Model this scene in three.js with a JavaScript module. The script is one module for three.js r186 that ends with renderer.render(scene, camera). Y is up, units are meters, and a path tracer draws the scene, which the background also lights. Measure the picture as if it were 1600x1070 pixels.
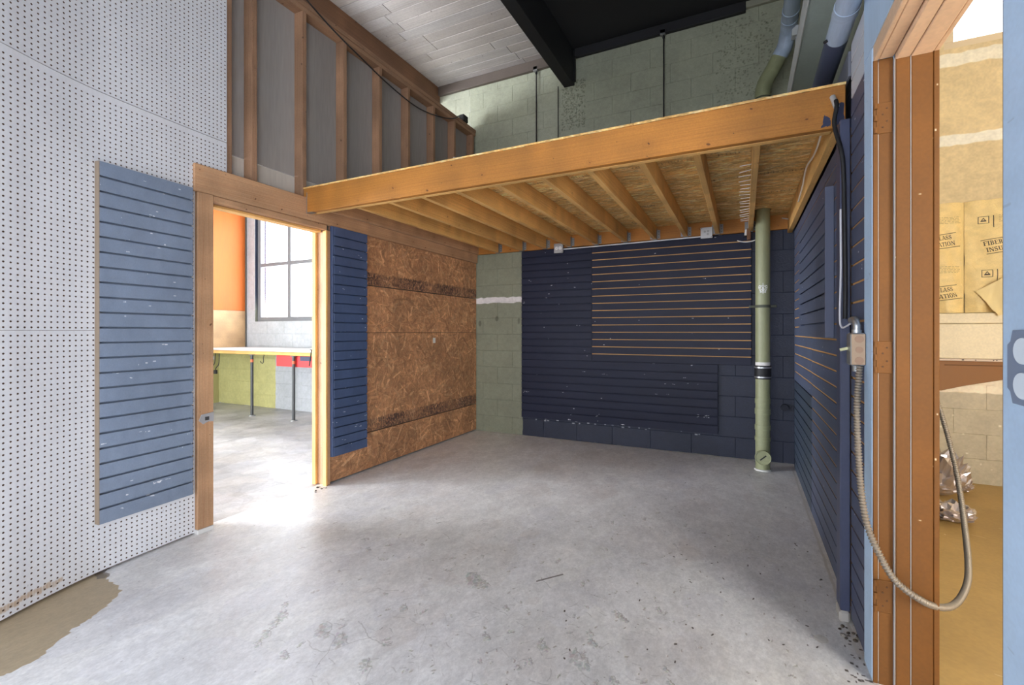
import * as THREE from 'three';
import { mergeGeometries } from 'three/addons/utils/BufferGeometryUtils.js';
import { RectAreaLightUniformsLib } from 'three/addons/lights/RectAreaLightUniformsLib.js';

// ------------------------------------------------------------------ camera, sky, daylight, exposure
const scene = new THREE.Scene();
const CAM = { f: 731.3, yaw: 0.4592, hy: 518.4, H: 1.235 };
const camera = new THREE.PerspectiveCamera(2 * Math.atan(535 / CAM.f) * 180 / Math.PI, 1600 / 1070, 0.05, 200);
camera.position.set(0, CAM.H, 0);
camera.rotation.y = CAM.yaw;
camera.setViewOffset(1600, 1070, 0, 535 - CAM.hy, 1600, 1070);   // lens shifted up a little, verticals stay upright
scene.add(camera);
const renderer = new THREE.WebGLRenderer({ antialias: true });
renderer.toneMapping = THREE.LinearToneMapping;
renderer.toneMappingExposure = 1.4;
renderer.shadowMap.enabled = true;
scene.background = new THREE.Color(2.6, 2.75, 2.9);
RectAreaLightUniformsLib.init();
// daylight standing just outside the glazed openings: [centre x, y, z, width, height, turn about y, intensity, colour]
const DAY = [
  [-6.14, 2.34, -5.30, 2.28, 1.88, Math.PI, 10, 0xf2f7ff],           // block wall window of the side room
  [-5.80, 1.45, 3.05, 4.20, 2.30, 0, 8, 0xeef4ff],                  // street front of the side room
  [-8.55, 1.60, 1.30, 2.60, 2.40, -Math.PI / 2, 52, 0xf0f4ff],       // added side windows, sending light through the doorway under the loft
  [-1.20, 1.42, 3.05, 2.60, 2.05, 0, 4.5, 0xf1f4ff],                 // street front behind the camera
  [0.70, 1.10, 1.42, 2.55, 1.80, Math.PI / 2, 8, 0xf3f5ff],         // added side entrance behind the camera, fills pegboard and floor
  [2.20, 1.50, -0.10, 1.60, 2.20, 0, 9, 0xfff8f0],                   // street front of the third room
  [2.25, 3.86, -5.30, 1.50, 0.58, Math.PI, 20, 0xf4f8ff],            // high window of the third room
];
for (const [x, y, z, w, h, turn, I, col] of DAY) {
  const l = new THREE.RectAreaLight(col, I, w, h);
  l.position.set(x, y, z); l.rotation.y = turn; scene.add(l);
}

// ------------------------------------------------------------------ helpers
function rng(seed) { let t = seed >>> 0; return () => { t += 0x6D2B79F5; let r = Math.imul(t ^ (t >>> 15), 1 | t); r ^= r + Math.imul(r ^ (r >>> 7), 61 | r); return ((r ^ (r >>> 14)) >>> 0) / 4294967296; }; }
const ca = Math.cos(CAM.yaw), sa = Math.sin(CAM.yaw);
const dirOf = (px, py) => { const u = (px - 800) / CAM.f, w = (CAM.hy - py) / CAM.f; return [ca * u - sa, w, -sa * u - ca]; };
const atDepth = (px, py, d) => { const r = dirOf(px, py); return new THREE.Vector3(r[0] * d, CAM.H + r[1] * d, r[2] * d); };
const onFloor = (px, py) => { const r = dirOf(px, py), t = -CAM.H / r[1]; return [r[0] * t, r[2] * t]; };
const onX = (px, py, x) => { const r = dirOf(px, py), t = x / r[0]; return [CAM.H + r[1] * t, r[2] * t]; };
const onZ = (px, py, z) => { const r = dirOf(px, py), t = z / r[2]; return [r[0] * t, CAM.H + r[1] * t]; };
const taken = {};
const numbered = (n) => { if (taken[n] === undefined) { taken[n] = 0; return n; } taken[n]++; return n + '_' + String(taken[n]).padStart(3, '0'); };
function sh(o) { o.castShadow = true; o.receiveShadow = true; return o; }
function thing(name, label, category, pos = [0, 0, 0], group) {
  const g = new THREE.Group(); g.name = numbered(name); g.position.set(...pos); scene.add(g);
  g.userData = { label, category }; if (group) g.userData.group = group; return g;
}
function single(name, geo, mat, label, category, group, pos) {
  const m = sh(new THREE.Mesh(geo, mat)); m.name = numbered(name);
  if (pos) { geo.translate(-pos[0], -pos[1], -pos[2]); m.position.set(...pos); }
  m.userData = { label, category }; if (group) m.userData.group = group; scene.add(m); return m;
}
function structure(name, label, category = 'wall') { const g = new THREE.Group(); g.name = numbered(name); g.userData = { label, category, kind: 'structure' }; scene.add(g); return g; }
// geometry in world metres; moved into the frame of its thing (things are only translated unless built locally)
function part(parent, name, geo, mat, label) {
  const p = new THREE.Vector3(); for (let o = parent; o && o !== scene; o = o.parent) p.add(o.position);
  geo.translate(-p.x, -p.y, -p.z);
  const m = sh(new THREE.Mesh(geo, mat)); m.name = name; if (label) m.userData.label = label; parent.add(m); return m;
}
function localPart(parent, name, geo, mat, label) { const m = sh(new THREE.Mesh(geo, mat)); m.name = name; if (label) m.userData.label = label; parent.add(m); return m; }

// box with chamfered edges; uv in metres, u along the grain axis ('x','y','z')
function uvMetres(g, grain = 'x', ou = 0, ov = 0) {
  const p = g.attributes.position, n = g.attributes.normal, uv = new Float32Array(p.count * 2);
  for (let i = 0; i < p.count; i++) {
    const c = { x: p.getX(i), y: p.getY(i), z: p.getZ(i) }, a = { x: Math.abs(n.getX(i)), y: Math.abs(n.getY(i)), z: Math.abs(n.getZ(i)) };
    const ax = a.x >= a.y && a.x >= a.z ? 'x' : a.y >= a.z ? 'y' : 'z';
    let k = ['x', 'y', 'z'].filter((t) => t !== ax);
    if (k[1] === grain) k = [k[1], k[0]];
    if (ax === grain) { uv[2 * i] = c[k[0]] * 0.1 + ou; uv[2 * i + 1] = c[k[1]] + ov; } else { uv[2 * i] = c[k[0]] + ou; uv[2 * i + 1] = c[k[1]] + ov; }
  }
  g.setAttribute('uv', new THREE.BufferAttribute(uv, 2)); return g;
}
function fromTris(tris) {
  const g = new THREE.BufferGeometry(); g.setAttribute('position', new THREE.BufferAttribute(new Float32Array(tris), 3)); g.computeVertexNormals(); return g;
}
function bevelBox(x0, x1, y0, y1, z0, z1, b = 0.003, grain = 'x', ou = 0, ov = 0) {
  const lo = [x0, y0, z0], hi = [x1, y1, z1]; b = Math.min(b, (x1 - x0) * 0.45, (y1 - y0) * 0.45, (z1 - z0) * 0.45);
  const t = []; const c = [(x0 + x1) / 2, (y0 + y1) / 2, (z0 + z1) / 2];
  const V = (sx, sy, sz, ax) => { const s = [sx, sy, sz]; return [0, 1, 2].map((i) => { const v = s[i] > 0 ? hi[i] : lo[i]; return i === ax ? v : v - s[i] * b; }); };
  const tri = (A, B, C) => {
    const u = [B[0] - A[0], B[1] - A[1], B[2] - A[2]], v = [C[0] - A[0], C[1] - A[1], C[2] - A[2]];
    const n = [u[1] * v[2] - u[2] * v[1], u[2] * v[0] - u[0] * v[2], u[0] * v[1] - u[1] * v[0]];
    const m = [(A[0] + B[0] + C[0]) / 3 - c[0], (A[1] + B[1] + C[1]) / 3 - c[1], (A[2] + B[2] + C[2]) / 3 - c[2]];
    if (n[0] * m[0] + n[1] * m[1] + n[2] * m[2] >= 0) t.push(...A, ...B, ...C); else t.push(...A, ...C, ...B);
  };
  const quad = (A, B, C, D) => { tri(A, B, C); tri(A, C, D); };
  for (let ax = 0; ax < 3; ax++) for (const s of [-1, 1]) {
    const o = [0, 1, 2].filter((i) => i !== ax), q = [[-1, -1], [1, -1], [1, 1], [-1, 1]].map(([p, r]) => { const k = [0, 0, 0]; k[ax] = s; k[o[0]] = p; k[o[1]] = r; return V(...k, ax); });
    quad(...q);
  }
  for (let ax = 0; ax < 3; ax++) { const o = [0, 1, 2].filter((i) => i !== ax); for (const p of [-1, 1]) for (const r of [-1, 1]) {
    const K = (s) => { const k = [0, 0, 0]; k[ax] = s; k[o[0]] = p; k[o[1]] = r; return k; };
    quad(V(...K(-1), o[0]), V(...K(1), o[0]), V(...K(1), o[1]), V(...K(-1), o[1]));
  } }
  for (const sx of [-1, 1]) for (const sy of [-1, 1]) for (const sz of [-1, 1]) tri(V(sx, sy, sz, 0), V(sx, sy, sz, 1), V(sx, sy, sz, 2));
  return uvMetres(fromTris(t), grain, ou, ov);
}
function box(x0, x1, y0, y1, z0, z1, grain = 'x', ou = 0, ov = 0) {
  const g = new THREE.BoxGeometry(x1 - x0, y1 - y0, z1 - z0).toNonIndexed(); g.translate((x0 + x1) / 2, (y0 + y1) / 2, (z0 + z1) / 2); return uvMetres(g, grain, ou, ov);
}
function tube(points, r, seg = 60, rad = 10, tension = 0.5) { return new THREE.TubeGeometry(new THREE.CatmullRomCurve3(points, false, 'catmullrom', tension), seg, r, rad, false); }
function cyl(a, b, r0, r1 = r0, rad = 20, open = false) {
  const A = new THREE.Vector3(...a), B = new THREE.Vector3(...b), d = B.clone().sub(A), g = new THREE.CylinderGeometry(r1, r0, d.length(), rad, 1, open);
  g.applyQuaternion(new THREE.Quaternion().setFromUnitVectors(new THREE.Vector3(0, 1, 0), d.clone().normalize())); g.translate((A.x + B.x) / 2, (A.y + B.y) / 2, (A.z + B.z) / 2); return g;
}
const merge = (list) => { const k = list.map((g) => { const q = g.index ? g.toNonIndexed() : g; for (const a of Object.keys(q.attributes)) if (!['position', 'normal', 'uv'].includes(a)) q.deleteAttribute(a); if (!q.attributes.uv) uvMetres(q); return q; }); return mergeGeometries(k); };

// ------------------------------------------------------------------ textures
function canvasTex(w, h, draw, size) {
  const c = document.createElement('canvas'); c.width = w; c.height = h; draw(c.getContext('2d'), w, h);
  const t = new THREE.CanvasTexture(c); t.colorSpace = THREE.SRGBColorSpace; t.wrapS = t.wrapT = THREE.RepeatWrapping; t.magFilter = THREE.LinearFilter; t.anisotropy = 8;
  if (size) { t.repeat.set(1 / size[0], 1 / size[1]); if (size[2] !== undefined) t.offset.set(-size[2] / size[0], -size[3] / size[1]); }
  return t;
}
const rgb = (r, g, b, a = 1) => `rgba(${Math.round(r)},${Math.round(g)},${Math.round(b)},${a})`;
const mixc = (a, b, t) => a.map((v, i) => v + (b[i] - v) * t);
function valueNoise(w, h, cell, seed) {
  const R = rng(seed), gw = Math.max(2, Math.round(w / cell)), gh = Math.max(2, Math.round(h / cell)), g = Float32Array.from({ length: gw * gh }, () => R()), out = new Float32Array(w * h);
  for (let y = 0; y < h; y++) { const fy = y / h * gh, j = Math.floor(fy), ty = fy - j, sy = ty * ty * (3 - 2 * ty), j1 = (j + 1) % gh;
    for (let x = 0; x < w; x++) { const fx = x / w * gw, i = Math.floor(fx), tx = fx - i, sx = tx * tx * (3 - 2 * tx), i1 = (i + 1) % gw;
      const a = g[j * gw + i], b = g[j * gw + i1], c = g[j1 * gw + i], d = g[j1 * gw + i1]; out[y * w + x] = (a + (b - a) * sx) * (1 - sy) + (c + (d - c) * sx) * sy; } }
  return out;
}
// multiplies the picture by layered noise: list of [cell px, strength]
function grain(ctx, w, h, layers, seed) {
  const im = ctx.getImageData(0, 0, w, h), d = im.data, L = layers.map(([c, s], i) => [valueNoise(w, h, c, seed + i * 17), s]);
  for (let i = 0; i < w * h; i++) { let m = 1; for (const [n, s] of L) m += (n[i] - 0.5) * s; for (let k = 0; k < 3; k++) d[4 * i + k] = Math.max(0, Math.min(255, d[4 * i + k] * m)); }
  ctx.putImageData(im, 0, 0);
}
function bumpTex(size, layers, seed, metres) {
  const w = size, d = new Uint8Array(w * w * 4), L = layers.map(([c, s], i) => [valueNoise(w, w, c, seed + i * 31), s]);
  for (let i = 0; i < w * w; i++) { let v = 0, t = 0; for (const [n, s] of L) { v += n[i] * s; t += s; } d[4 * i] = d[4 * i + 1] = d[4 * i + 2] = v / t * 255; d[4 * i + 3] = 255; }
  const t = new THREE.DataTexture(d, w, w); t.magFilter = THREE.LinearFilter; t.wrapS = t.wrapT = THREE.RepeatWrapping; t.repeat.set(1 / metres, 1 / metres); t.needsUpdate = true; return t;
}
const fineBump = bumpTex(512, [[2, 0.5], [5, 0.6], [16, 0.6]], 5, 0.6);
const blockBump = bumpTex(512, [[2, 0.8], [4, 0.8], [9, 0.5], [40, 0.5]], 9, 0.8);
function woodTex(seed, base, dark, knots = 5, contrast = 1) {
  return canvasTex(1024, 256, (c, w, h) => {
    const R = rng(seed); c.fillStyle = rgb(...base); c.fillRect(0, 0, w, h);
    for (let i = 0; i < 190; i++) {
      const y = R() * h, t = R(), col = mixc(base, t < 0.6 ? dark : base.map((v) => Math.min(255, v * 1.13)), 0.6), amp = 2 + R() * 7, ph = R() * 6;
      c.strokeStyle = rgb(...col, (0.06 + R() * 0.2) * contrast); c.lineWidth = 0.6 + R() * 3; c.beginPath();
      for (let x = 0; x <= w; x += 32) { const yy = y + Math.sin(x / w * 6.283 + ph) * amp; x ? c.lineTo(x, yy) : c.moveTo(x, yy); } c.stroke();
    }
    for (let i = 0; i < knots; i++) {
      const x = R() * w, y = 15 + R() * (h - 30), r = 2.2 + R() * 4;
      for (let k = 7; k > 0; k--) { c.strokeStyle = rgb(...dark, 0.15); c.lineWidth = 1.2; c.beginPath(); c.ellipse(x, y, r * (1 + k * 0.55), r * (0.55 + k * 0.32), 0.2 - R() * 0.4, 0, 6.3); c.stroke(); }
      c.fillStyle = rgb(...dark.map((v) => v * 0.62), 0.8); c.beginPath(); c.ellipse(x, y, r, r * 0.55, R(), 0, 6.3); c.fill();
    }
    for (let i = 0; i < 12; i++) { c.fillStyle = rgb(50, 35, 25, 0.75); c.beginPath(); c.arc(R() * w, R() * h, 1.4, 0, 6.3); c.fill(); }
    grain(c, w, h, [[3, 0.07], [60, 0.12], [200, 0.14]], seed + 3);
  }, [1.7, 0.43]);
}
function osbTex(w, h, size, seed, cols, angle, after) {
  return canvasTex(w, h, (c) => {
    const R = rng(seed), s = w / size[0]; c.fillStyle = rgb(...cols[0]); c.fillRect(0, 0, w, h);
    const n = Math.round(size[0] * size[1] * 1100);
    for (let i = 0; i < n; i++) {
      const L = (0.04 + R() * 0.11) * s, W = (0.008 + R() * 0.024) * s, col = cols[Math.floor(R() * cols.length)], k = 0.85 + R() * 0.3;
      c.save(); c.translate(R() * w, R() * h); c.rotate(angle === null ? R() * 3.14 : angle + (R() - 0.5) * 1.1);
      c.fillStyle = rgb(...col.map((v) => Math.min(255, v * k)), 0.35 + R() * 0.45); c.beginPath(); c.moveTo(-L / 2, -W / 2); c.lineTo(L / 2 + R() * W, -W / 2 * R()); c.lineTo(L / 2, W / 2); c.lineTo(-L / 2 - R() * W, W / 2 * R()); c.fill();
      if (R() < 0.35) { c.strokeStyle = rgb(...cols[0].map((v) => v * 0.45), 0.5); c.lineWidth = 0.9; c.beginPath(); c.moveTo(-L / 2, W / 2); c.lineTo(L / 2, W / 2); c.stroke(); }
      c.restore();
    }
    grain(c, w, h, [[3, 0.16], [12, 0.12], [90, 0.16]], seed + 9);
    if (after) after(c, R, s, w, h);
  }, size);
}
// worn, unreadable ink stamps as on sheathing
function stampRow(c, R, x0, y0, len, hgt, alpha) {
  for (let x = x0; x < x0 + len;) {
    const w = hgt * (0.12 + R() * 0.5); if (R() < 0.12) { x += hgt * 1.2; continue; }
    c.strokeStyle = rgb(70, 42, 26, alpha * (0.2 + R() * 0.7)); c.lineWidth = hgt * (0.05 + R() * 0.1); c.beginPath(); c.moveTo(x, y0 + R() * hgt * 0.2); c.lineTo(x + (R() - 0.5) * hgt * 0.1, y0 + hgt * (0.8 + R() * 0.2)); c.stroke();
    if (R() < 0.5) { const yy = y0 + hgt * R(); c.beginPath(); c.moveTo(x, yy); c.lineTo(x + w, yy); c.stroke(); }
    if (R() < 0.25) { c.beginPath(); c.arc(x + w * 0.4, y0 + hgt * 0.5, hgt * 0.3, R() * 6, R() * 6 + 4); c.stroke(); }
    x += w * 0.8 + hgt * 0.08;
  }
}
const mat = (o) => new THREE.MeshStandardMaterial({ roughness: 0.8, metalness: 0, ...o });
const plain = (r, g, b, o = {}) => mat({ color: new THREE.Color().setRGB(r / 255, g / 255, b / 255, THREE.SRGBColorSpace), ...o });
// even paint with fine and coarse grain
function paintTex(base, seed, layers = [[3, 0.05], [40, 0.06], [160, 0.08]], size = [1.5, 1.5], extra) {
  return canvasTex(512, 512, (c, w, h) => { c.fillStyle = rgb(...base); c.fillRect(0, 0, w, h); if (extra) extra(c, w, h, rng(seed + 1)); grain(c, w, h, layers, seed); }, size);
}
const pineTex = woodTex(11, [172, 114, 46], [130, 74, 26], 9), pineTexB = woodTex(23, [182, 142, 106], [146, 92, 55], 6), pineTexC = woodTex(31, [158, 122, 94], [108, 76, 54], 8);
const M = {
  beam: mat({ map: pineTex, roughness: 0.62 }), joist: mat({ map: woodTex(47, [220, 172, 102], [170, 112, 58], 4), roughness: 0.7 }), jamb: mat({ map: pineTexB, roughness: 0.65 }),
  stud: mat({ map: pineTexC, roughness: 0.75 }), darkwood: mat({ map: woodTex(61, [128, 92, 66], [84, 56, 38], 5), roughness: 0.75 }),
  drywall: mat({ map: paintTex([156, 150, 144], 71), roughness: 0.95 }), drywallPale: mat({ map: paintTex([196, 188, 176], 73), roughness: 0.95 }),
  white: plain(232, 230, 226, { roughness: 0.7 }), steel: plain(178, 180, 182, { metalness: 0.85, roughness: 0.38 }), galv: plain(150, 152, 152, { metalness: 0.75, roughness: 0.45 }),
  black: plain(26, 26, 28, { roughness: 0.6 }), blackpaint: mat({ map: paintTex([34, 34, 37], 79), roughness: 0.7 }), cable: plain(40, 38, 38, { roughness: 0.6 }),
  glass: new THREE.MeshPhysicalMaterial({ color: 0xffffff, transmission: 1, thickness: 0, roughness: 0.03, ior: 1.5 }),
  winframe: plain(120, 122, 126, { roughness: 0.5 }), outer: mat({ map: paintTex([190, 188, 184], 83), roughness: 0.9 }),
};

// ------------------------------------------------------------------ room sizes
const XL = -3.019, ZB = -5.08, XR = 0.407, CEIL = 4.42, ZF = 2.85, XFL = -8.25, XFR = 3.2;

// ------------------------------------------------------------------ floor
{
  const S = [3.68, 5.3, -3.08, -5.12];   // size and lower-left corner of the main room's floor sheet (x, z)
  const W = 2048, Hh = 2048, X = (x) => (x - S[2]) / S[0] * W, Z = (z) => (z - S[3]) / S[1] * Hh;
  const P = (px, py) => { const [x, z] = onFloor(px, py); return [X(x), Z(z)]; };
  const draw = (main) => (c, w, h) => {
    const R = rng(main ? 101 : 202);
    c.fillStyle = main ? rgb(226, 226, 225) : rgb(142, 142, 144); c.fillRect(0, 0, w, h);  // side room has the same floor; its grey is lowered against strong light
    for (let i = 0; i < 420; i++) { const x = R() * w, y = R() * h, r = 12 + R() * 120, t = R(); c.fillStyle = t < 0.4 ? rgb(196, 188, 176, 0.12) : t < 0.7 ? rgb(192, 198, 200, 0.12) : rgb(240, 240, 238, 0.12); c.beginPath(); for (let a = 0; a < 9; a++) { const q = r * (0.6 + R() * 0.5); c.lineTo(x + Math.cos(a * 0.7) * q, y + Math.sin(a * 0.7) * q); } c.fill(); }
    grain(c, w, h, [[2, 0.05], [5, 0.05], [14, 0.05], [60, 0.06], [220, 0.05]], main ? 7 : 8);
    const chip = (x, y, r, dark, ang = R() * 3) => {   // a flaked patch: bare darker concrete with a crisp outline and a pale lip
      c.save(); c.translate(x, y); c.rotate(ang); const n = Math.round(6 + r * 2.2);
      for (let k = 0; k < n; k++) { const q = Math.sqrt(R()) * r, a = R() * 6.283, e = 0.8 + R() * r * 0.2, X2 = Math.cos(a) * q, Y2 = Math.sin(a) * q * 0.45; c.fillStyle = rgb(242, 241, 238, 0.3); c.beginPath(); c.ellipse(X2 + 1, Y2 + 1.4, e * 1.3, e * 0.8, R() * 3, 0, 6.3); c.fill(); c.fillStyle = rgb(...dark.map((v) => v * (0.86 + R() * 0.16)), 0.38); c.beginPath(); c.ellipse(X2, Y2, e * 1.3, e * 0.75, R() * 3, 0, 6.3); c.fill(); }
      if (r > 6) { c.strokeStyle = rgb(118, 112, 106, 0.5); c.lineWidth = 1; c.beginPath(); for (let k = 0; k < 7; k++) c.lineTo(-r + k * r * 0.33, -r * 0.4 + (R() - 0.5) * r * 0.4); c.stroke(); }
      c.restore();
    };
    const crack = (x, y, len, ang, a = 0.5) => { c.strokeStyle = rgb(112, 108, 104, a); c.lineWidth = 0.6 + R() * 0.8; c.beginPath(); c.moveTo(x, y); for (let k = 0; k < len; k += 7) { ang += (R() - 0.5) * 0.8; x += Math.cos(ang) * 7; y += Math.sin(ang) * 7; c.lineTo(x, y); } c.stroke(); };
    for (let i = 0; i < 700; i++) { c.fillStyle = rgb(96, 90, 84, 0.25 + R() * 0.5); c.fillRect(R() * w, R() * h, 1 + R() * 2, 1 + R() * 2); }
    if (!main) { for (let i = 0; i < 30; i++) crack(R() * w, R() * h, 40 + R() * 60, R() * 6, 0.3); return; }
    // worn zone in the middle of the room, read from the photograph
    for (let i = 0; i < 260; i++) { const [x, y] = P(430 + R() * 640, 790 + R() * 280); crack(x, y, 6 + R() * 22, -0.6 + R() * 1.2, 0.3); if (R() < 0.28) chip(x + R() * 30, y, 3 + R() * 9, [186, 184, 181]); }
    for (let i = 0; i < 160; i++) { const [x, y] = P(560 + R() * 800, 780 + R() * 280); chip(x, y, 1.5 + R() * 4, [160, 154, 146]); }
    for (const [px, py, r] of [[440, 962, 16], [428, 975, 13], [415, 990, 13], [403, 1005, 10], [445, 945, 10], [505, 985, 22], [530, 1000, 18], [443, 1021, 9], [447, 1026, 7], [740, 905, 26], [755, 912, 16], [575, 858, 10], [630, 950, 12], [759, 995, 12], [848, 1010, 14], [905, 1030, 22], [925, 1005, 12], [922, 990, 9], [965, 960, 12], [975, 968, 10], [1040, 1048, 9], [1047, 1068, 8], [960, 1065, 10], [790, 950, 10], [570, 1040, 14], [1275, 998, 10]]) { const [x, y] = P(px, py); chip(x, y, r * 1.25, [176, 175, 173], 0.5); }
    for (const [px, py, L, a] of [[480, 1000, 150, -0.3], [500, 985, 120, 0.1], [560, 970, 140, 0.4], [640, 965, 120, 0.5], [400, 1005, 60, -0.8], [590, 918, 60, 0.2], [690, 832, 50, 0], [840, 905, 50, -0.2], [250, 740, 30, 0]]) { const [x, y] = P(px, py); crack(x, y, L, a, 0.35); }
    // bare brown concrete strip along the pegboard and in the far part of the room, with a hard ragged edge
    const ragged = (pts, col, n) => { c.fillStyle = col; c.beginPath(); for (let i = 0; i < pts.length; i++) { const [a, b] = pts[i], [d, e] = pts[(i + 1) % pts.length]; for (let k = 0; k < n; k++) { const t = k / n; c.lineTo(a + (d - a) * t + (R() - 0.5) * 9, b + (e - b) * t + (R() - 0.5) * 9); } } c.fill(); };
    ragged([P(-120, 1060), P(0, 1058), P(60, 1030), P(110, 985), P(150, 960), P(190, 925), P(170, 905), P(150, 888), P(0, 962), P(-160, 1040)], rgb(166, 146, 112, 0.85), 9);
    ragged([P(150, 905), P(172, 901), P(165, 890), P(200, 878), P(150, 893)], rgb(104, 96, 86, 0.7), 5);
    { const [x, y] = P(1283, 998); c.fillStyle = rgb(204, 200, 192, 0.8); c.beginPath(); c.ellipse(x, y, 14, 11, 0, 0, 6.3); c.fill(); }
    for (let i = 0; i < 50; i++) { const [x, y] = P(880 + R() * 420, 740 + R() * 300); c.fillStyle = rgb(52, 44, 38, 0.9); c.beginPath(); c.ellipse(x, y, 1.5 + R() * 3, 1 + R(), R() * 3, 0, 6.3); c.fill(); }
    { const [x, y] = P(880, 897), [x2, y2] = P(838, 908); c.strokeStyle = rgb(122, 118, 114); c.lineWidth = 5; c.beginPath(); c.moveTo(x, y); c.lineTo(x2, y2); c.stroke(); }
    for (let i = 0; i < 26; i++) { const [x, y] = P(1318 + R() * 40, 985 + R() * 80); c.fillStyle = rgb(60, 52, 46, 0.85); c.fillRect(x, y, 2 + R() * 5, 2 + R() * 4); }
    grain(c, w, h, [[2, 0.05], [6, 0.05], [20, 0.04]], 77);
    // pale paint line where the walls meet the floor
    c.strokeStyle = rgb(206, 204, 198, 0.9); c.lineWidth = 7; c.beginPath(); for (let x = -3; x < 0.43; x += 0.05) c.lineTo(X(x), Z(ZB + 0.03) + (R() - 0.5) * 5); c.stroke();
    c.beginPath(); for (let z = -4.85; z < -2.2; z += 0.05) c.lineTo(X(XR - 0.012) + (R() - 0.5) * 4, Z(z)); c.stroke();
  };
  const tMain = canvasTex(W, Hh, draw(true)); tMain.wrapS = tMain.wrapT = THREE.ClampToEdgeWrapping; tMain.flipY = false;
  const fMat = mat({ map: tMain, roughness: 0.43, bumpMap: fineBump, bumpScale: 0.0008 });
  const gm = box(S[2], S[2] + S[0], -0.1, 0, S[3], S[3] + S[1]); const p = gm.attributes.position, uv = gm.attributes.uv;
  for (let i = 0; i < p.count; i++) uv.setXY(i, (p.getX(i) - S[2]) / S[0], (p.getZ(i) - S[3]) / S[1]);
  gm.translate(0, 0, 0);
  const fl = structure('floor', 'worn grey painted concrete floor of the main room', 'floor'); part(fl, 'concrete_slab', gm, fMat);
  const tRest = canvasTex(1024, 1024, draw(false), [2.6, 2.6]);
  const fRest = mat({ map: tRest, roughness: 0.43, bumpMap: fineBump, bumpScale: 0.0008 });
  part(fl, 'concrete_slab', box(S[2], 0.6, -0.1, 0, S[3] + S[1], ZF + 0.2), fRest);
  const f2 = structure('floor', 'concrete floor of the side room behind the wooden doorway, greyed against its strong light', 'floor'); part(f2, 'concrete_slab', box(XFL - 0.2, S[2], -0.1, 0, ZB - 0.2, ZF + 0.2), fRest);
  const tan = paintTex([186, 152, 92], 91, [[3, 0.05], [30, 0.06], [140, 0.1]], [2, 2], (c, w, h, R) => { for (let i = 0; i < 40; i++) { c.strokeStyle = rgb(232, 220, 186, 0.6); c.lineWidth = 0.7 + R(); const x = R() * w, y = R() * h; c.beginPath(); c.moveTo(x, y); c.lineTo(x + R() * 26, y + (R() - 0.5) * 12); c.stroke(); } });
  const f3 = structure('floor', 'tan painted concrete floor beyond the brown door frame', 'floor'); part(f3, 'concrete_slab', box(0.6, XFR + 0.2, -0.1, 0, ZB - 0.2, ZF + 0.2), mat({ map: tan, roughness: 0.5 }));
}

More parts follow.
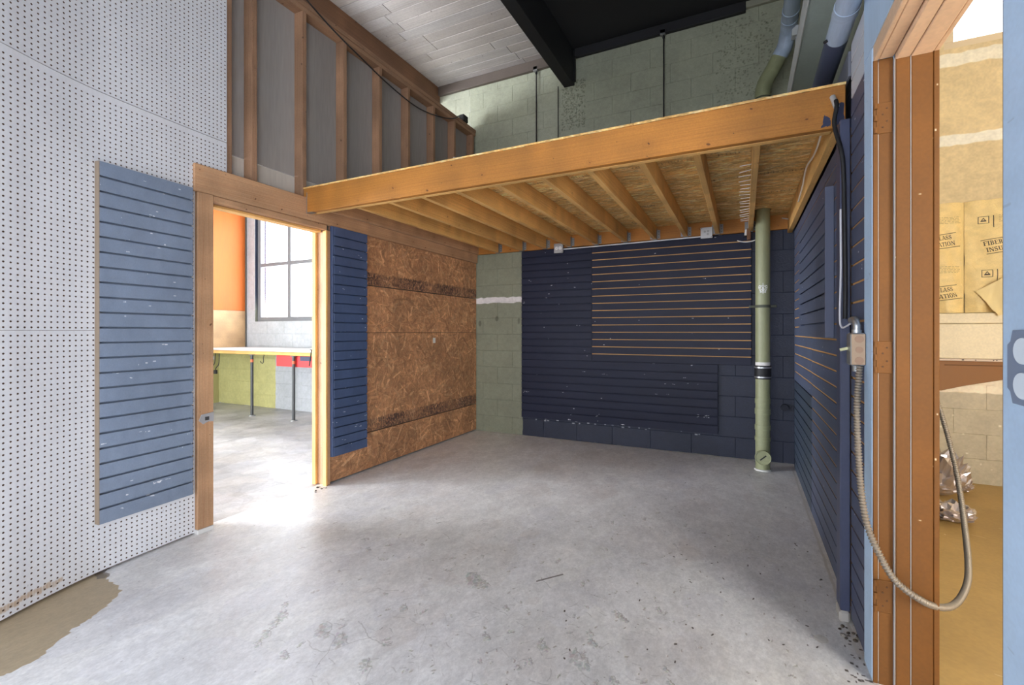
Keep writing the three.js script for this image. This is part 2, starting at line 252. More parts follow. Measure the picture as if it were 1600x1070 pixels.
// ------------------------------------------------------------------ back wall of painted blocks (one long wall behind all three rooms)
const WIN1 = { x0: -7.28, x1: -5.0, y0: 1.40, y1: 3.28 }, WIN2 = { x0: 1.49, x1: 3.0, y0: 3.57, y1: 4.15 };
{
  const X0 = -8.3, X1 = 3.25, W = 2048, Hh = 784, X = (x) => (x - X0) / (X1 - X0) * W, Y = (y) => Hh - y / CEIL * Hh;
  const tex = canvasTex(W, Hh, (c, w, h) => {
    const R = rng(301);
    const rect = (x0, x1, y0, y1, col, rag = 0) => { c.fillStyle = rgb(...col); c.beginPath(); const e = () => (R() - 0.5) * rag; for (let x = x0; x <= x1; x += 0.04) c.lineTo(X(x), Y(y1) + e()); for (let y = y1; y >= y0; y -= 0.04) c.lineTo(X(x1) + e(), Y(y)); for (let x = x1; x >= x0; x -= 0.04) c.lineTo(X(x), Y(y0) + e()); c.lineTo(X(x0), Y(y0)); for (let y = y0; y <= y1; y += 0.04) c.lineTo(X(x0) + e(), Y(y)); c.fill(); };
    rect(X0, -3.1, 0, CEIL, [172, 176, 180]); rect(X0, -6.77, 0, 0.96, [178, 174, 118], 3);
    rect(-4.2, -3.1, 3.2, CEIL, [170, 172, 152], 2);
    rect(-3.1, 0.6, 0, CEIL, [158, 161, 140]); rect(-3.1, 0.6, 0, 2.3, [134, 137, 117], 3);  // one green paint; tone lightened above and darkened below to balance the light
    rect(-2.37, 0.6, 0, 2.24, [38, 44, 62], 2); rect(-3.1, -2.37, 1.588, 1.658, [226, 222, 220], 2.5);
    rect(-2.31, -1.6, 2.6, 4.3, [160, 163, 143], 2);
    for (const x of [-2.96, -2.72, -2.42]) { c.fillStyle = rgb(84, 84, 70, 0.6); c.beginPath(); c.ellipse(X(x), Y(1.38 + (R() - 0.5) * 0.12), 2 + R() * 3, 3 + R() * 5, 0, 0, 6.3); c.fill(); }
    for (let i = 0; i < 420; i++) { c.fillStyle = rgb(88, 92, 72, 0.55); c.fillRect(X(-1.88 + R() * 0.28), Y(3.55 + R() * 0.55), 1 + R() * 2, 1 + R() * 2); c.fillRect(X(-0.25 + R() * 0.5), Y(3.4 + R() * 0.9), 1 + R() * 1.6, 1 + R() * 1.6); }
    for (let i = 0; i < 30; i++) { c.fillStyle = rgb(206, 206, 206, 0.9); c.fillRect(X(-2.3 + R() * 2), Y(0.2 + R() * 0.04), 1 + R() * 5, 1 + R() * 2); }
    rect(0.6, X1, 0, CEIL, [226, 204, 162]); rect(0.6, X1, 3.42, 3.53, [246, 238, 220], 4); rect(0.6, X1, 2.77, 2.855, [246, 240, 226], 3);
    rect(0.6, X1, 0, 0.74, [188, 176, 150], 2); rect(0.6, X1, 0.74, 1.02, [242, 228, 200], 2);
    for (let i = 0; i < 40; i++) { c.fillStyle = rgb(240, 232, 214, 0.8); c.fillRect(X(1 + R() * 2), Y(R() * 0.7), 1 + R() * 2, 1 + R() * 2); }
    grain(c, w, h, [[2, 0.06], [6, 0.06], [30, 0.06], [120, 0.08]], 33);
  });
  tex.wrapS = tex.wrapT = THREE.ClampToEdgeWrapping; tex.repeat.set(1 / (X1 - X0), 1 / CEIL); tex.offset.set(-X0 / (X1 - X0), 0);
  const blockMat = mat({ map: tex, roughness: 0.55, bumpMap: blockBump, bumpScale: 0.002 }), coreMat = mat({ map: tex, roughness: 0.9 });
  const wall = structure('wall_back', 'long painted concrete block wall, green grey and navy with a white strip', 'wall');
  // core with the two window openings
  const core = [];
  const pieces = [[X0, WIN1.x0, 0, CEIL], [WIN1.x0, WIN1.x1, 0, WIN1.y0], [WIN1.x0, WIN1.x1, WIN1.y1, CEIL], [WIN1.x1, WIN2.x0, 0, CEIL], [WIN2.x0, WIN2.x1, 0, WIN2.y0], [WIN2.x0, WIN2.x1, WIN2.y1, CEIL], [WIN2.x1, X1, 0, CEIL]];
  for (const [a, b, c, d] of pieces) core.push(box(a, b, c, d, ZB - 0.2, ZB - 0.0035));
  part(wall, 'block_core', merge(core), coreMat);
  const bw = 0.406, bh = 0.2009, rest = []; let count = 0;
  const blockGeo = (x0, x1, y0, y1) => {
    const b = 0.003, g = 0.0004, z = ZB, zi = ZB - 0.003, T = []; x0 += g; x1 -= g; y0 += g; y1 -= g;
    const q = (A, B, C, D) => T.push(...A, ...B, ...C, ...A, ...C, ...D);
    const f = [[x0 + b, y0 + b, z], [x1 - b, y0 + b, z], [x1 - b, y1 - b, z], [x0 + b, y1 - b, z]], o = [[x0, y0, zi], [x1, y0, zi], [x1, y1, zi], [x0, y1, zi]];
    q(...f); for (let i = 0; i < 4; i++) { const j = (i + 1) % 4; q(o[i], o[j], f[j], f[i]); }
    q(o[3], o[2], o[1], o[0]);
    const G = fromTris(T), pp = G.attributes.position, uv = new Float32Array(pp.count * 2); for (let i = 0; i < pp.count; i++) { uv[2 * i] = pp.getX(i); uv[2 * i + 1] = pp.getY(i); } G.setAttribute('uv', new THREE.BufferAttribute(uv, 2)); return G;
  };
  const cut = (x0, x1, y0, y1, w) => x1 > w.x0 + 0.01 && x0 < w.x1 - 0.01 && y1 > w.y0 + 0.01 && y0 < w.y1 - 0.01;
  for (let r = 0; r < 22; r++) for (let k = 0; k < 30; k++) {
    let x0 = X0 + k * bw - (r % 2 ? bw / 2 : 0) + 0.11, x1 = x0 + bw; const y0 = r * bh, y1 = Math.min(CEIL, y0 + bh); if (x0 < X0) x0 = X0; if (x1 > X1) x1 = X1; if (x1 - x0 < 0.03) continue;
    let parts = [[x0, x1, y0, y1]];
    for (const w of [WIN1, WIN2]) parts = parts.flatMap(([a, b, c, d]) => {
      if (!cut(a, b, c, d, w)) return [[a, b, c, d]]; const o = [];
      if (a < w.x0 - 0.02) o.push([a, w.x0, c, d]); if (b > w.x1 + 0.02) o.push([w.x1, b, c, d]); const aa = Math.max(a, w.x0), bb = Math.min(b, w.x1);
      if (c < w.y0 - 0.02) o.push([aa, bb, c, w.y0]); if (d > w.y1 + 0.02) o.push([aa, bb, w.y1, d]); return o;
    });
    for (const [a, b, c, d] of parts) {
      const m = (a + b) / 2, my = (c + d) / 2;
      const seen = (m > -8.3 && m < -5.6 && my < 1.5) || (m > -3.2 && m < 0.45 && (my > 2.35 || m < -2.3 || my < 0.95 || m > 0.05)) || (m > 1.1 && m < 2.1 && my < 0.8);
      if (seen && count < 290) { count++; part(wall, 'block', blockGeo(a, b, c, d), blockMat); } else rest.push(blockGeo(a, b, c, d));
    }
  }
  part(wall, 'plaster_panel', merge([box(0.62, WIN2.x0, 1.0, CEIL, ZB + 0.001, ZB + 0.012), box(WIN2.x0, WIN2.x1, 1.0, WIN2.y0, ZB + 0.001, ZB + 0.012), box(WIN2.x1, XFR, 1.0, CEIL, ZB + 0.001, ZB + 0.012), box(WIN2.x0, WIN2.x1, WIN2.y1, CEIL, ZB + 0.001, ZB + 0.012)]), coreMat, 'smooth tan plaster with torn white bands');
  const st = part(wall, 'block_courses', merge(rest), blockMat); st.userData.kind = 'stuff';
}

// ------------------------------------------------------------------ windows
function makeWindow(name, label, w, cols, rows, z0, z1, frameMat) {
  const g = structure(name, label, 'window'); const t = 0.075, mh = 0.034, nh = 0.028;
  part(g, 'frame', merge([bevelBox(w.x0, w.x1, w.y0, w.y0 + t, z0, z1), bevelBox(w.x0, w.x1, w.y1 - t, w.y1, z0, z1), bevelBox(w.x0, w.x0 + t, w.y0 + t, w.y1 - t, z0, z1), bevelBox(w.x1 - t, w.x1, w.y0 + t, w.y1 - t, z0, z1)]), frameMat);
  const cw = (w.x1 - w.x0) / cols, ch = (w.y1 - w.y0) / rows, zm = (z0 + z1) / 2;
  for (let i = 1; i < cols; i++) part(g, 'mullion', bevelBox(w.x0 + i * cw - mh, w.x0 + i * cw + mh, w.y0 + t, w.y1 - t, z0 + 0.005, z1 - 0.003), frameMat);
  for (let j = 1; j < rows; j++) for (let i = 0; i < cols; i++) part(g, 'muntin', bevelBox(w.x0 + i * cw + (i ? mh : t), w.x0 + (i + 1) * cw - (i < cols - 1 ? mh : t), w.y0 + j * ch - nh, w.y0 + j * ch + nh, z0 + 0.005, z1 - 0.003), frameMat);
  for (let i = 0; i < cols; i++) for (let j = 0; j < rows; j++) part(g, 'pane', box(w.x0 + i * cw + 0.02, w.x0 + (i + 1) * cw - 0.02, w.y0 + j * ch + 0.018, w.y0 + (j + 1) * ch - 0.018, zm - 0.003, zm + 0.003), M.glass);
  return g;
}
makeWindow('window_1', 'grey steel framed window above the workbench in the side room', WIN1, 3, 2, ZB - 0.12, ZB - 0.05, M.winframe);
makeWindow('window_2', 'high bright window above the insulation in the third room', WIN2, 2, 1, ZB - 0.12, ZB - 0.03, plain(226, 206, 176, { roughness: 0.6 }));
const FRONT = [['window_3', { x0: -7.9, x1: -3.7, y0: 0.3, y1: 2.6 }, 3, 'wide street front window of the side room'], ['window_4', { x0: -2.5, x1: 0.1, y0: 0.4, y1: 2.45 }, 2, 'wide street front window of the main room'], ];
makeWindow('window_5', 'street front window of the third room', { x0: 1.4, x1: 3.0, y0: 0.4, y1: 2.6 }, 2, 1, -0.27, -0.20, M.winframe);
for (const [n, w, cols, label] of FRONT) makeWindow(n, label, w, cols, 1, ZF + 0.05, ZF + 0.12, M.winframe);
{
  const fw = structure('wall_front', 'pale plastered street front wall', 'wall'), list = []; let x = XFL - 0.2;
  for (const [, w] of FRONT) { list.push(box(x, w.x0, 0, CEIL, ZF, ZF + 0.15), box(w.x0, w.x1, 0, w.y0, ZF, ZF + 0.15), box(w.x0, w.x1, w.y1, CEIL, ZF, ZF + 0.15)); x = w.x1; }
  list.push(box(x, 0.6, 0, CEIL, ZF, ZF + 0.15), box(0.6, 1.4, 0, CEIL, -0.33, -0.18), box(1.4, 3.0, 0, 0.4, -0.33, -0.18), box(1.4, 3.0, 2.6, CEIL, -0.33, -0.18), box(3.0, XFR + 0.2, 0, CEIL, -0.33, -0.18)); part(fw, 'plaster', merge(list), M.outer);
  const bk = structure('added_bulkhead', 'added bulkhead at the street end, unseen, shading the upper main room', 'wall'); part(bk, 'plaster', box(-2.70, XR, 2.55, CEIL, 2.2, 2.35), M.outer);  // added out of view to hold light off the upper pegboard
  const yl = mat({ map: paintTex([186, 180, 124], 97), roughness: 0.8 });
  const wl = structure('wall_far_left', 'pale yellow side wall of the side room', 'wall'); part(wl, 'plaster', merge([box(XFL - 0.2, XFL, 0, CEIL, ZB - 0.2, 0), box(XFL - 0.2, XFL, 0, 0.4, 0, 2.6), box(XFL - 0.2, XFL, 2.8, CEIL, 0, 2.6), box(XFL - 0.2, XFL, 0, CEIL, 2.6, ZF)]), yl);
  { const e = structure('window_7', 'added row of tall windows, out of view, sending light through the doorway', 'window'), x = XFL - 0.12, f = [box(x, x + 0.06, 0.4, 0.45, 0, 2.6), box(x, x + 0.06, 2.75, 2.8, 0, 2.6)]; for (const z of [0, 1.275, 2.55]) f.push(box(x, x + 0.06, 0.45, 2.75, z, z + 0.05)); part(e, 'frame', merge(f), M.winframe); for (const z of [0.05, 1.325]) part(e, 'pane', box(x + 0.027, x + 0.033, 0.45, 2.75, z, z + 1.225), M.glass); }  // windows added in the far wall to light the space under the loft
  const wr = structure('wall_far_right', 'cream side wall of the third room', 'wall'); part(wr, 'plaster', box(XFR, XFR + 0.2, 0, CEIL, ZB - 0.2, -0.33), mat({ map: paintTex([226, 204, 156], 98), roughness: 0.85 }));
}

// ------------------------------------------------------------------ ceiling
{
  const c = structure('ceiling', 'board ceiling, silvery grey in one bay and black in the other', 'ceiling');
  part(c, 'roof_deck', merge([box(XFL - 0.2, 0.62, CEIL + 0.03, CEIL + 0.2, ZB - 0.2, ZF + 0.2), box(0.62, XFR + 0.2, CEIL + 0.03, CEIL + 0.2, ZB - 0.2, -0.18)]), M.outer);
  const tones = [0, 1, 2, 3].map((i) => mat({ map: canvasTex(512, 128, (x, w, h) => { const R = rng(400 + i); x.fillStyle = rgb(...[[168, 160, 154], [160, 152, 146], [174, 166, 160], [164, 158, 154]][i]); x.fillRect(0, 0, w, h); for (let k = 0; k < 30; k++) { x.strokeStyle = rgb(110, 100, 94, 0.18); x.beginPath(); const y = R() * h; x.moveTo(0, y); x.lineTo(w, y + (R() - 0.5) * 8); x.stroke(); } for (let k = 0; k < 3; k++) { x.fillStyle = rgb(70, 60, 56, 0.8); x.beginPath(); x.arc(R() * w, R() * h, 1.6, 0, 6.3); x.fill(); } grain(x, w, h, [[3, 0.06], [50, 0.08]], 410 + i); }, [1.9, 0.48]), roughness: 0.5 }));
  const R = rng(421), bw = 0.142;
  for (let r = 0; ZB + r * bw < ZF; r++) {
    const z0 = ZB + r * bw, z1 = Math.min(ZF, z0 + bw - 0.004); let x = -3.95; const cuts = [-3.95]; let p = -3.95 + 0.5 + R() * 1.2; while (p < -2.1) { cuts.push(p); p += 1.3 + R() * 0.6; } cuts.push(-1.83);
    if (r > 32) continue;
    for (let k = 0; k + 1 < cuts.length; k++) part(c, 'plank', bevelBox(cuts[k], cuts[k + 1] - 0.003, CEIL - 0.001 * Math.round(R() * 2), CEIL + 0.03, z0, z1, 0.003, 'x', R() * 2, R()), tones[Math.floor(R() * 4)]);
  }
  part(c, 'plank_field', box(-3.95, -1.83, CEIL + 0.005, CEIL + 0.03, ZB + 33 * bw, ZF), tones[0]);
  part(c, 'black_boards', box(-1.83, 0.6, CEIL, CEIL + 0.03, ZB, ZF), M.blackpaint, 'black painted ceiling boards');
  part(c, 'side_boards', merge([box(XFL, -3.95, CEIL, CEIL + 0.03, ZB, ZF), box(0.6, XFR, CEIL, CEIL + 0.03, ZB, -0.18)]), M.outer);
  const b = thing('ceiling_beam', 'deep black painted beam below the ceiling', 'beam', [-1.78, 4.03, -1.3]); part(b, 'timber', bevelBox(-1.84, -1.717, 4.03, CEIL, ZB + 0.005, 2.6, 0.004, 'z'), M.blackpaint);
  part(b, 'steel_shoe', bevelBox(-1.717, -1.70, 4.06, 4.40, ZB + 0.005, ZB + 0.06, 0.006), M.black);
  single('ceiling_beam', bevelBox(-3.72, -3.56, 4.21, CEIL, ZB + 0.005, 2.6, 0.004, 'z'), M.darkwood, 'brown timber beam over the stud partition', 'beam');
  const t1 = structure('trim_1', 'brown black strip between block wall and silvery ceiling', 'trim'); part(t1, 'strip', bevelBox(-3.56, -1.84, 4.305, CEIL, ZB + 0.002, ZB + 0.05, 0.004, 'x'), mat({ map: paintTex([88, 78, 70], 433), roughness: 0.6 }));
  const t2 = structure('trim_2', 'black strip between block wall and black ceiling', 'trim'); part(t2, 'strip', bevelBox(-1.70, 0.02, 4.325, CEIL, ZB + 0.002, ZB + 0.05, 0.004, 'x'), M.blackpaint);
  part(t2, 'bare_strip', bevelBox(0.02, 0.42, 4.36, CEIL, ZB + 0.002, ZB + 0.04, 0.004, 'x'), plain(150, 150, 132), 'green grey strip');
}

// ------------------------------------------------------------------ left partition: studs, drywall, OSB, pegboard, door frame
const pegX = (() => {   // measured plan of the bowed pegboard: z -> x
  const k = [[-1.95, -3.012], [-1.7, -2.999], [-1.502, -2.982], [-1.185, -2.943], [-0.953, -2.874], [-0.818, -2.820], [-0.6, -2.75], [-0.35, -2.71], [0, -2.70], [3, -2.70]];
  const cv = new THREE.CatmullRomCurve3(k.map(([z, x]) => new THREE.Vector3(x, 0, z))), pts = cv.getPoints(400);
  return (z) => { for (let i = 0; i + 1 < pts.length; i++) if (z <= pts[i + 1].z) { const t = (z - pts[i].z) / (pts[i + 1].z - pts[i].z); return pts[i].x + (pts[i + 1].x - pts[i].x) * t; } return -2.70; };
})();
const wallLeft = structure('wall_left', 'stud partition with pegboard, OSB sheets and open framing above', 'wall');
{
  const w = wallLeft;
  // drywall on the far side of the studs
  part(w, 'drywall_sheet', box(-3.124, -3.109, 2.06, 2.43, -5.075, -1.80), M.drywallPale); part(w, 'drywall_sheet', box(-3.124, -3.109, 2.434, 3.77, -5.075, -1.80), M.drywall);
  part(w, 'drywall_sheet', box(-3.124, -3.109, 0.0, 2.06, -5.075, -2.742), M.drywall); part(w, 'drywall_sheet', box(-3.124, -3.109, 0, CEIL, -1.80, ZF), M.drywall);
  for (const z of [-1.945, -2.124, -2.532, -2.942, -3.374, -3.785, -4.212, -4.618, -5.035]) part(w, 'stud', bevelBox(-3.108, XL, 2.262, 3.69, z, z + 0.038, 0.002, 'y', z * 3.1, z), M.stud);
  part(w, 'top_plate', bevelBox(-3.108, XL, 3.691, 3.729, -5.07, -1.86, 0.002, 'z', 0.4), M.stud); part(w, 'top_plate', bevelBox(-3.112, XL + 0.006, 3.730, 3.768, -5.07, -1.86, 0.002, 'z', 1.3, 0.2), M.stud);
  part(w, 'stud', bevelBox(-3.108, XL, 2.263, CEIL, -1.90, -1.862, 0.002, 'y'), M.stud);
  // OSB sheets under the loft
  const osb = osbTex(1024, 915, [2.36, 2.11], 501, [[174, 126, 88], [188, 138, 96], [200, 150, 106], [178, 130, 90], [212, 166, 122], [160, 112, 76]], null, (c, R, s, W, H) => {
    const Y = (y) => H - y * s; for (const [y0, hgt] of [[0.345, 0.115], [1.665, 0.105]]) for (let i = 0; i < 6000; i++) { const x = R() * W, y = Y(y0 + R() * hgt), dense = 0.35 + 0.65 * Math.pow(Math.abs(Math.sin(x * 0.011 + y0)), 2); c.strokeStyle = rgb(52, 38, 40, 0.85 * dense * R()); c.lineWidth = 1 + R() * 2; c.beginPath(); c.moveTo(x, y); c.lineTo(x + (R() - 0.5) * 4, y + 3 + R() * 8); c.stroke(); }
  });
  const om = mat({ map: osb, roughness: 0.72, bumpMap: fineBump, bumpScale: 0.0012 });
  for (const [y0, y1] of [[0.015, 0.331], [0.340, 1.2255], [1.2285, 1.647], [1.656, 2.09]]) part(w, 'osb_sheet', bevelBox(-3.019, -3.008, y0, y1, -5.07, -2.745, 0.0012, 'z', 5.1), om);
  // pegboard: three sheets with real drilled holes
  const pegMat = mat({ map: canvasTex(1024, 1024, (c, W, H) => {
    const R = rng(551); c.fillStyle = rgb(216, 216, 218); c.fillRect(0, 0, W, H); grain(c, W, H, [[3, 0.03], [40, 0.03], [200, 0.04]], 552);
    const X = (z) => (z + 2) / 2.4 * W, Y = (y) => H - y / 4.5 * H;   // dirt where the lower edge was wiped and scraped
    for (let z = -1.05; z < -0.4; z += 0.012) { c.fillStyle = rgb(176, 152, 128, 0.35 + R() * 0.4); c.fillRect(X(z), Y(0.062 - (z + 0.82) * 0.012 + R() * 0.012), 8, 4 + R() * 3); }
    for (let i = 0; i < 40; i++) { c.fillStyle = rgb(120, 120, 122, 0.5); c.fillRect(X(-2 + R() * 1.6), Y(R() * 3), 1.5, 1.5); }
  }), roughness: 0.55 }); pegMat.map.repeat.set(1 / 2.4, 1 / 4.5); pegMat.map.offset.set(2 / 2.4, 0);
  const sheet = (ya, yb) => {
    const pos = [], uvs = [], core = [], p = 0.0254, hr = 0.0044, th = 0.006, N = 8;
    const P3 = (z, y, d) => { const e = 0.004, x = pegX(z), dx = (pegX(z + e) - pegX(z - e)) / (2 * e), L = Math.hypot(1, dx); return [x - d / L, y, z + d * dx / L]; };
    const put = (z, y, d) => { pos.push(...P3(z, y, d)); uvs.push(z, y); };
    const quad = (a, b, c, d) => { put(...a); put(...b); put(...c); put(...a); put(...c); put(...d); };
    const rows = Math.floor((yb - ya) / p), zc0 = -1.905 + 0.012;
    const plate = (z0, z1, y0, y1) => { quad([z0, y0, 0], [z0, y1, 0], [z1, y1, 0], [z1, y0, 0]); };
    for (let r = 0; r < rows; r++) {
      const y0 = ya + r * p, y1 = r === rows - 1 ? yb : y0 + p, cy = y0 + p / 2;
      if (cy > 3.55) { plate(-1.905, -0.45, y0, yb); for (let q = 0; q < 20; q++) { const za = -1.905 + q * 0.0728; plate(za, za + 0.0728, y0, yb); } break; }
      for (let k = cy < 2.262 ? 8 : 0; k < 57; k++) {
        const z0 = -1.905 + k * p, z1 = z0 + p, cz = z0 + p / 2;
        const sq = [[z1, cy], [z1, y1], [cz, y1], [z0, y1], [z0, cy], [z0, y0], [cz, y0], [z1, y0]];
        for (let i = 0; i < N; i++) {
          const a = i * Math.PI / 4, b = (i + 1) * Math.PI / 4, A = [cz + Math.cos(a) * hr, cy + Math.sin(a) * hr], B = [cz + Math.cos(b) * hr, cy + Math.sin(b) * hr], S = sq[i], T = sq[(i + 1) % N];
          quad([S[0], S[1], 0], [A[0], A[1], 0], [B[0], B[1], 0], [T[0], T[1], 0]);
          { const q = [[A[0], A[1], 0], [A[0], A[1], th], [B[0], B[1], th], [B[0], B[1], 0]].map((v) => P3(...v)); core.push(...q[0], ...q[1], ...q[2], ...q[0], ...q[2], ...q[3]); }
        }
      }
    }
    const ze = -1.905 + 57 * p;   // plain edge towards the street and the thickness of the sheet
    for (let q = 0; q < 12; q++) { const za = ze + q * (ZF - ze) / 12; quad([za, ya, 0], [za, yb, 0], [za + (ZF - ze) / 12, yb, 0], [za + (ZF - ze) / 12, ya, 0]); }
    const zs = ya < 2.3 ? -1.7018 : -1.905; for (let q = 0; q < 24; q++) { const za = Math.max(zs, -1.905 + q * 0.06), zb = -1.905 + q * 0.06 + 0.06; if (zb <= zs) continue; quad([za, yb, 0], [za, yb, th], [zb, yb, th], [zb, yb, 0]); quad([za, ya, th], [za, ya, 0], [zb, ya, 0], [zb, ya, th]); }
    quad([zs, ya, th], [zs, yb, th], [zs, yb, 0], [zs, ya, 0]);
    const g = new THREE.BufferGeometry(); g.setAttribute('position', new THREE.BufferAttribute(new Float32Array(pos), 3)); g.setAttribute('uv', new THREE.BufferAttribute(new Float32Array(uvs), 2)); g.computeVertexNormals(); return [g, fromTris(core)];
  };
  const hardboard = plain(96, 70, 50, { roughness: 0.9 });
  for (const [a, b] of [[0.012, 1.2405], [1.2425, 2.4605], [2.4645, CEIL - 0.005]]) { const [g, c] = sheet(a, b), m = part(w, 'pegboard_sheet', g, pegMat, 'white perforated pegboard sheet'); part(m, 'hardboard_core', uvMetres(c), hardboard, 'brown hardboard seen in the drilled holes'); }
  { const pts = []; for (let i = 0; i <= 40; i++) { const z = -1.70 + i * 0.045; pts.push([pegX(z) - 0.022, z]); } const T = []; for (let i = 0; i < 40; i++) { const [a, b] = pts[i], [c, d] = pts[i + 1]; T.push(a, 0, b, a, CEIL, b, c, CEIL, d, a, 0, b, c, CEIL, d, c, 0, d); } part(w, 'added_dark_backing', uvMetres(fromTris(T)), hardboard, 'added brown sheet darkening the pegboard holes'); part(w, 'added_dark_backing', box(-3.04, -3.032, 2.263, CEIL, -1.86, -1.70), hardboard); }  // brown sheet added behind so the drilled holes look shaded
}
{
  const d = structure('door_1', 'open doorway framed in bare lumber between main room and side room', 'door frame');
  part(d, 'header', bevelBox(-3.020, -2.981, 2.092, 2.262, -5.06, -1.69, 0.003, 'z', 0.3, 0.1), M.jamb);
  part(d, 'head_jamb', bevelBox(-3.14, -2.985, 2.052, 2.090, -2.70, -1.80, 0.003, 'z', 0.7), M.jamb);
  part(d, 'head_stop', bevelBox(-3.11, -3.04, 2.035, 2.051, -2.69, -1.81, 0.002, 'z', 0.2), M.joist);
  part(d, 'jamb', bevelBox(-3.020, -2.975, 0.028, 2.090, -1.800, -1.704, 0.003, 'y', 0.2), M.jamb); part(d, 'jamb_lining', bevelBox(-3.14, -3.021, 0, 2.050, -1.800, -1.765, 0.003, 'y', 0.9), M.jamb);
  part(d, 'jamb_foot', bevelBox(-3.022, -2.972, 0, 0.027, -1.802, -1.702, 0.004), plain(214, 212, 208));
  part(d, 'jamb_lining', bevelBox(-3.145, -2.995, 0, 2.050, -2.742, -2.715, 0.003, 'y', 0.5), M.jamb);
  part(d, 'casing', bevelBox(-3.03, -2.99, 0, 2.050, -2.715, -2.695, 0.003, 'y', 1.1), M.joist); part(d, 'stop', bevelBox(-3.145, -3.105, 0, 2.050, -2.715, -2.690, 0.003, 'y', 1.5), M.joist);
}

// ------------------------------------------------------------------ slatwall panels
// flat panels: built in a local frame, x along the panel, y up, z out of the wall
function paintChips(base, seed, w, h, chips) {
  return canvasTex(512, 1024, (c, W, H) => { const R = rng(seed); c.fillStyle = rgb(...base); c.fillRect(0, 0, W, H); grain(c, W, H, [[3, 0.05], [30, 0.05], [160, 0.08]], seed);
    for (const [x, y, n, s] of chips) for (let i = 0; i < n; i++) { c.fillStyle = rgb(224, 226, 230, 0.95); c.fillRect((x + (R() - 0.5) * s * 4) / w * W, H - (y + (R() - 0.5) * s) / h * H, (0.003 + R() * 0.012) / w * W, (0.002 + R() * 0.004) / h * H); } }, [w, h]);
}
const TH = 0.034;
function slatPanel(o) {
  const g = thing('slatwall_panel', o.label, 'slatwall panel', o.pos, o.group); g.rotation.y = o.turn || 0;
  const rows = o.rows, pitch = o.h / rows, gap = o.gap || 0.009, th = TH;
  localPart(g, 'backing', box(0, o.w, 0, o.h, 0, th - (o.recess || 0.032)), o.back || o.mat);
  if (!o.recess) for (const x of [0.0005, o.w - 0.0025]) localPart(g, 'end_cap', box(x, x + 0.002, 0.0005, o.h - 0.0005, 0.0021, th - 0.0108), o.mat);
  for (let r = 0; r < rows; r++) {
    const m = (o.topMat && r >= rows - o.topRows) ? o.topMat : o.mat;
    localPart(g, 'slat', bevelBox(0, o.w, r * pitch + (r ? gap / 2 : 0), (r + 1) * pitch - (r < rows - 1 ? gap / 2 : 0), th - 0.0105 + Math.max(0, 0.0105 - (o.recess || 0.0105)) + 0.0001, th, 0.0012, 'x'), m);
  }
  if (o.extra) o.extra(g, pitch, th);
  return g;
}
const satin = { roughness: 0.42 };
const R1 = rng(611);
const many = (n, w, h) => Array.from({ length: n }, () => [R1() * w, R1() * h, 1 + Math.floor(R1() * 2), 0.006]);
const turnLeft = Math.PI / 2;   // a panel facing +x
{
  const p0 = [-2.942, -1.190], p1 = [-2.990, -1.664], len = Math.hypot(p1[0] - p0[0], p1[1] - p0[1]);
  const tex = paintChips([124, 137, 156], 621, len, 1.836, [[0.27, 0.135, 16, 0.01], [0.24, 0.07, 5, 0.006], [0.3, 1.47, 4, 0.01], ...many(34, len, 1.836)]);
  slatPanel({ label: 'slate blue slatwall panel mounted on the white pegboard', pos: [p0[0], 0.262, p0[1]], turn: Math.atan2(-(p1[1] - p0[1]), p1[0] - p0[0]), w: len, h: 1.836, rows: 24, mat: mat({ map: tex, ...satin }), gap: 0.0095,
    extra: (g, pitch, th) => { localPart(g, 'edge_strip', bevelBox(-0.004, 0, 0, 1.836, 0, th, 0.0005), plain(142, 126, 108), 'raw fibreboard edge'); } });
  const t2 = paintChips([72, 88, 120], 623, 0.372, 1.868, [[0.1, 1.7, 2, 0.01], [0.27, 0.2, 3, 0.01], [0.1, 0.12, 2, 0.01], ...many(26, 0.372, 1.868)]);
  slatPanel({ label: 'narrow navy blue slatwall panel on the OSB beside the doorway', pos: [-3.0075, 0.222, -2.763], turn: turnLeft, w: 0.372, h: 1.868, rows: 24, mat: mat({ map: t2, ...satin }), gap: 0.009,
    extra: (g, pitch, th) => { localPart(g, 'edge_strip', bevelBox(-0.016, -0.001, 0, 1.868, 0, th - 0.002, 0.001), mat({ map: t2, ...satin })); } });
}
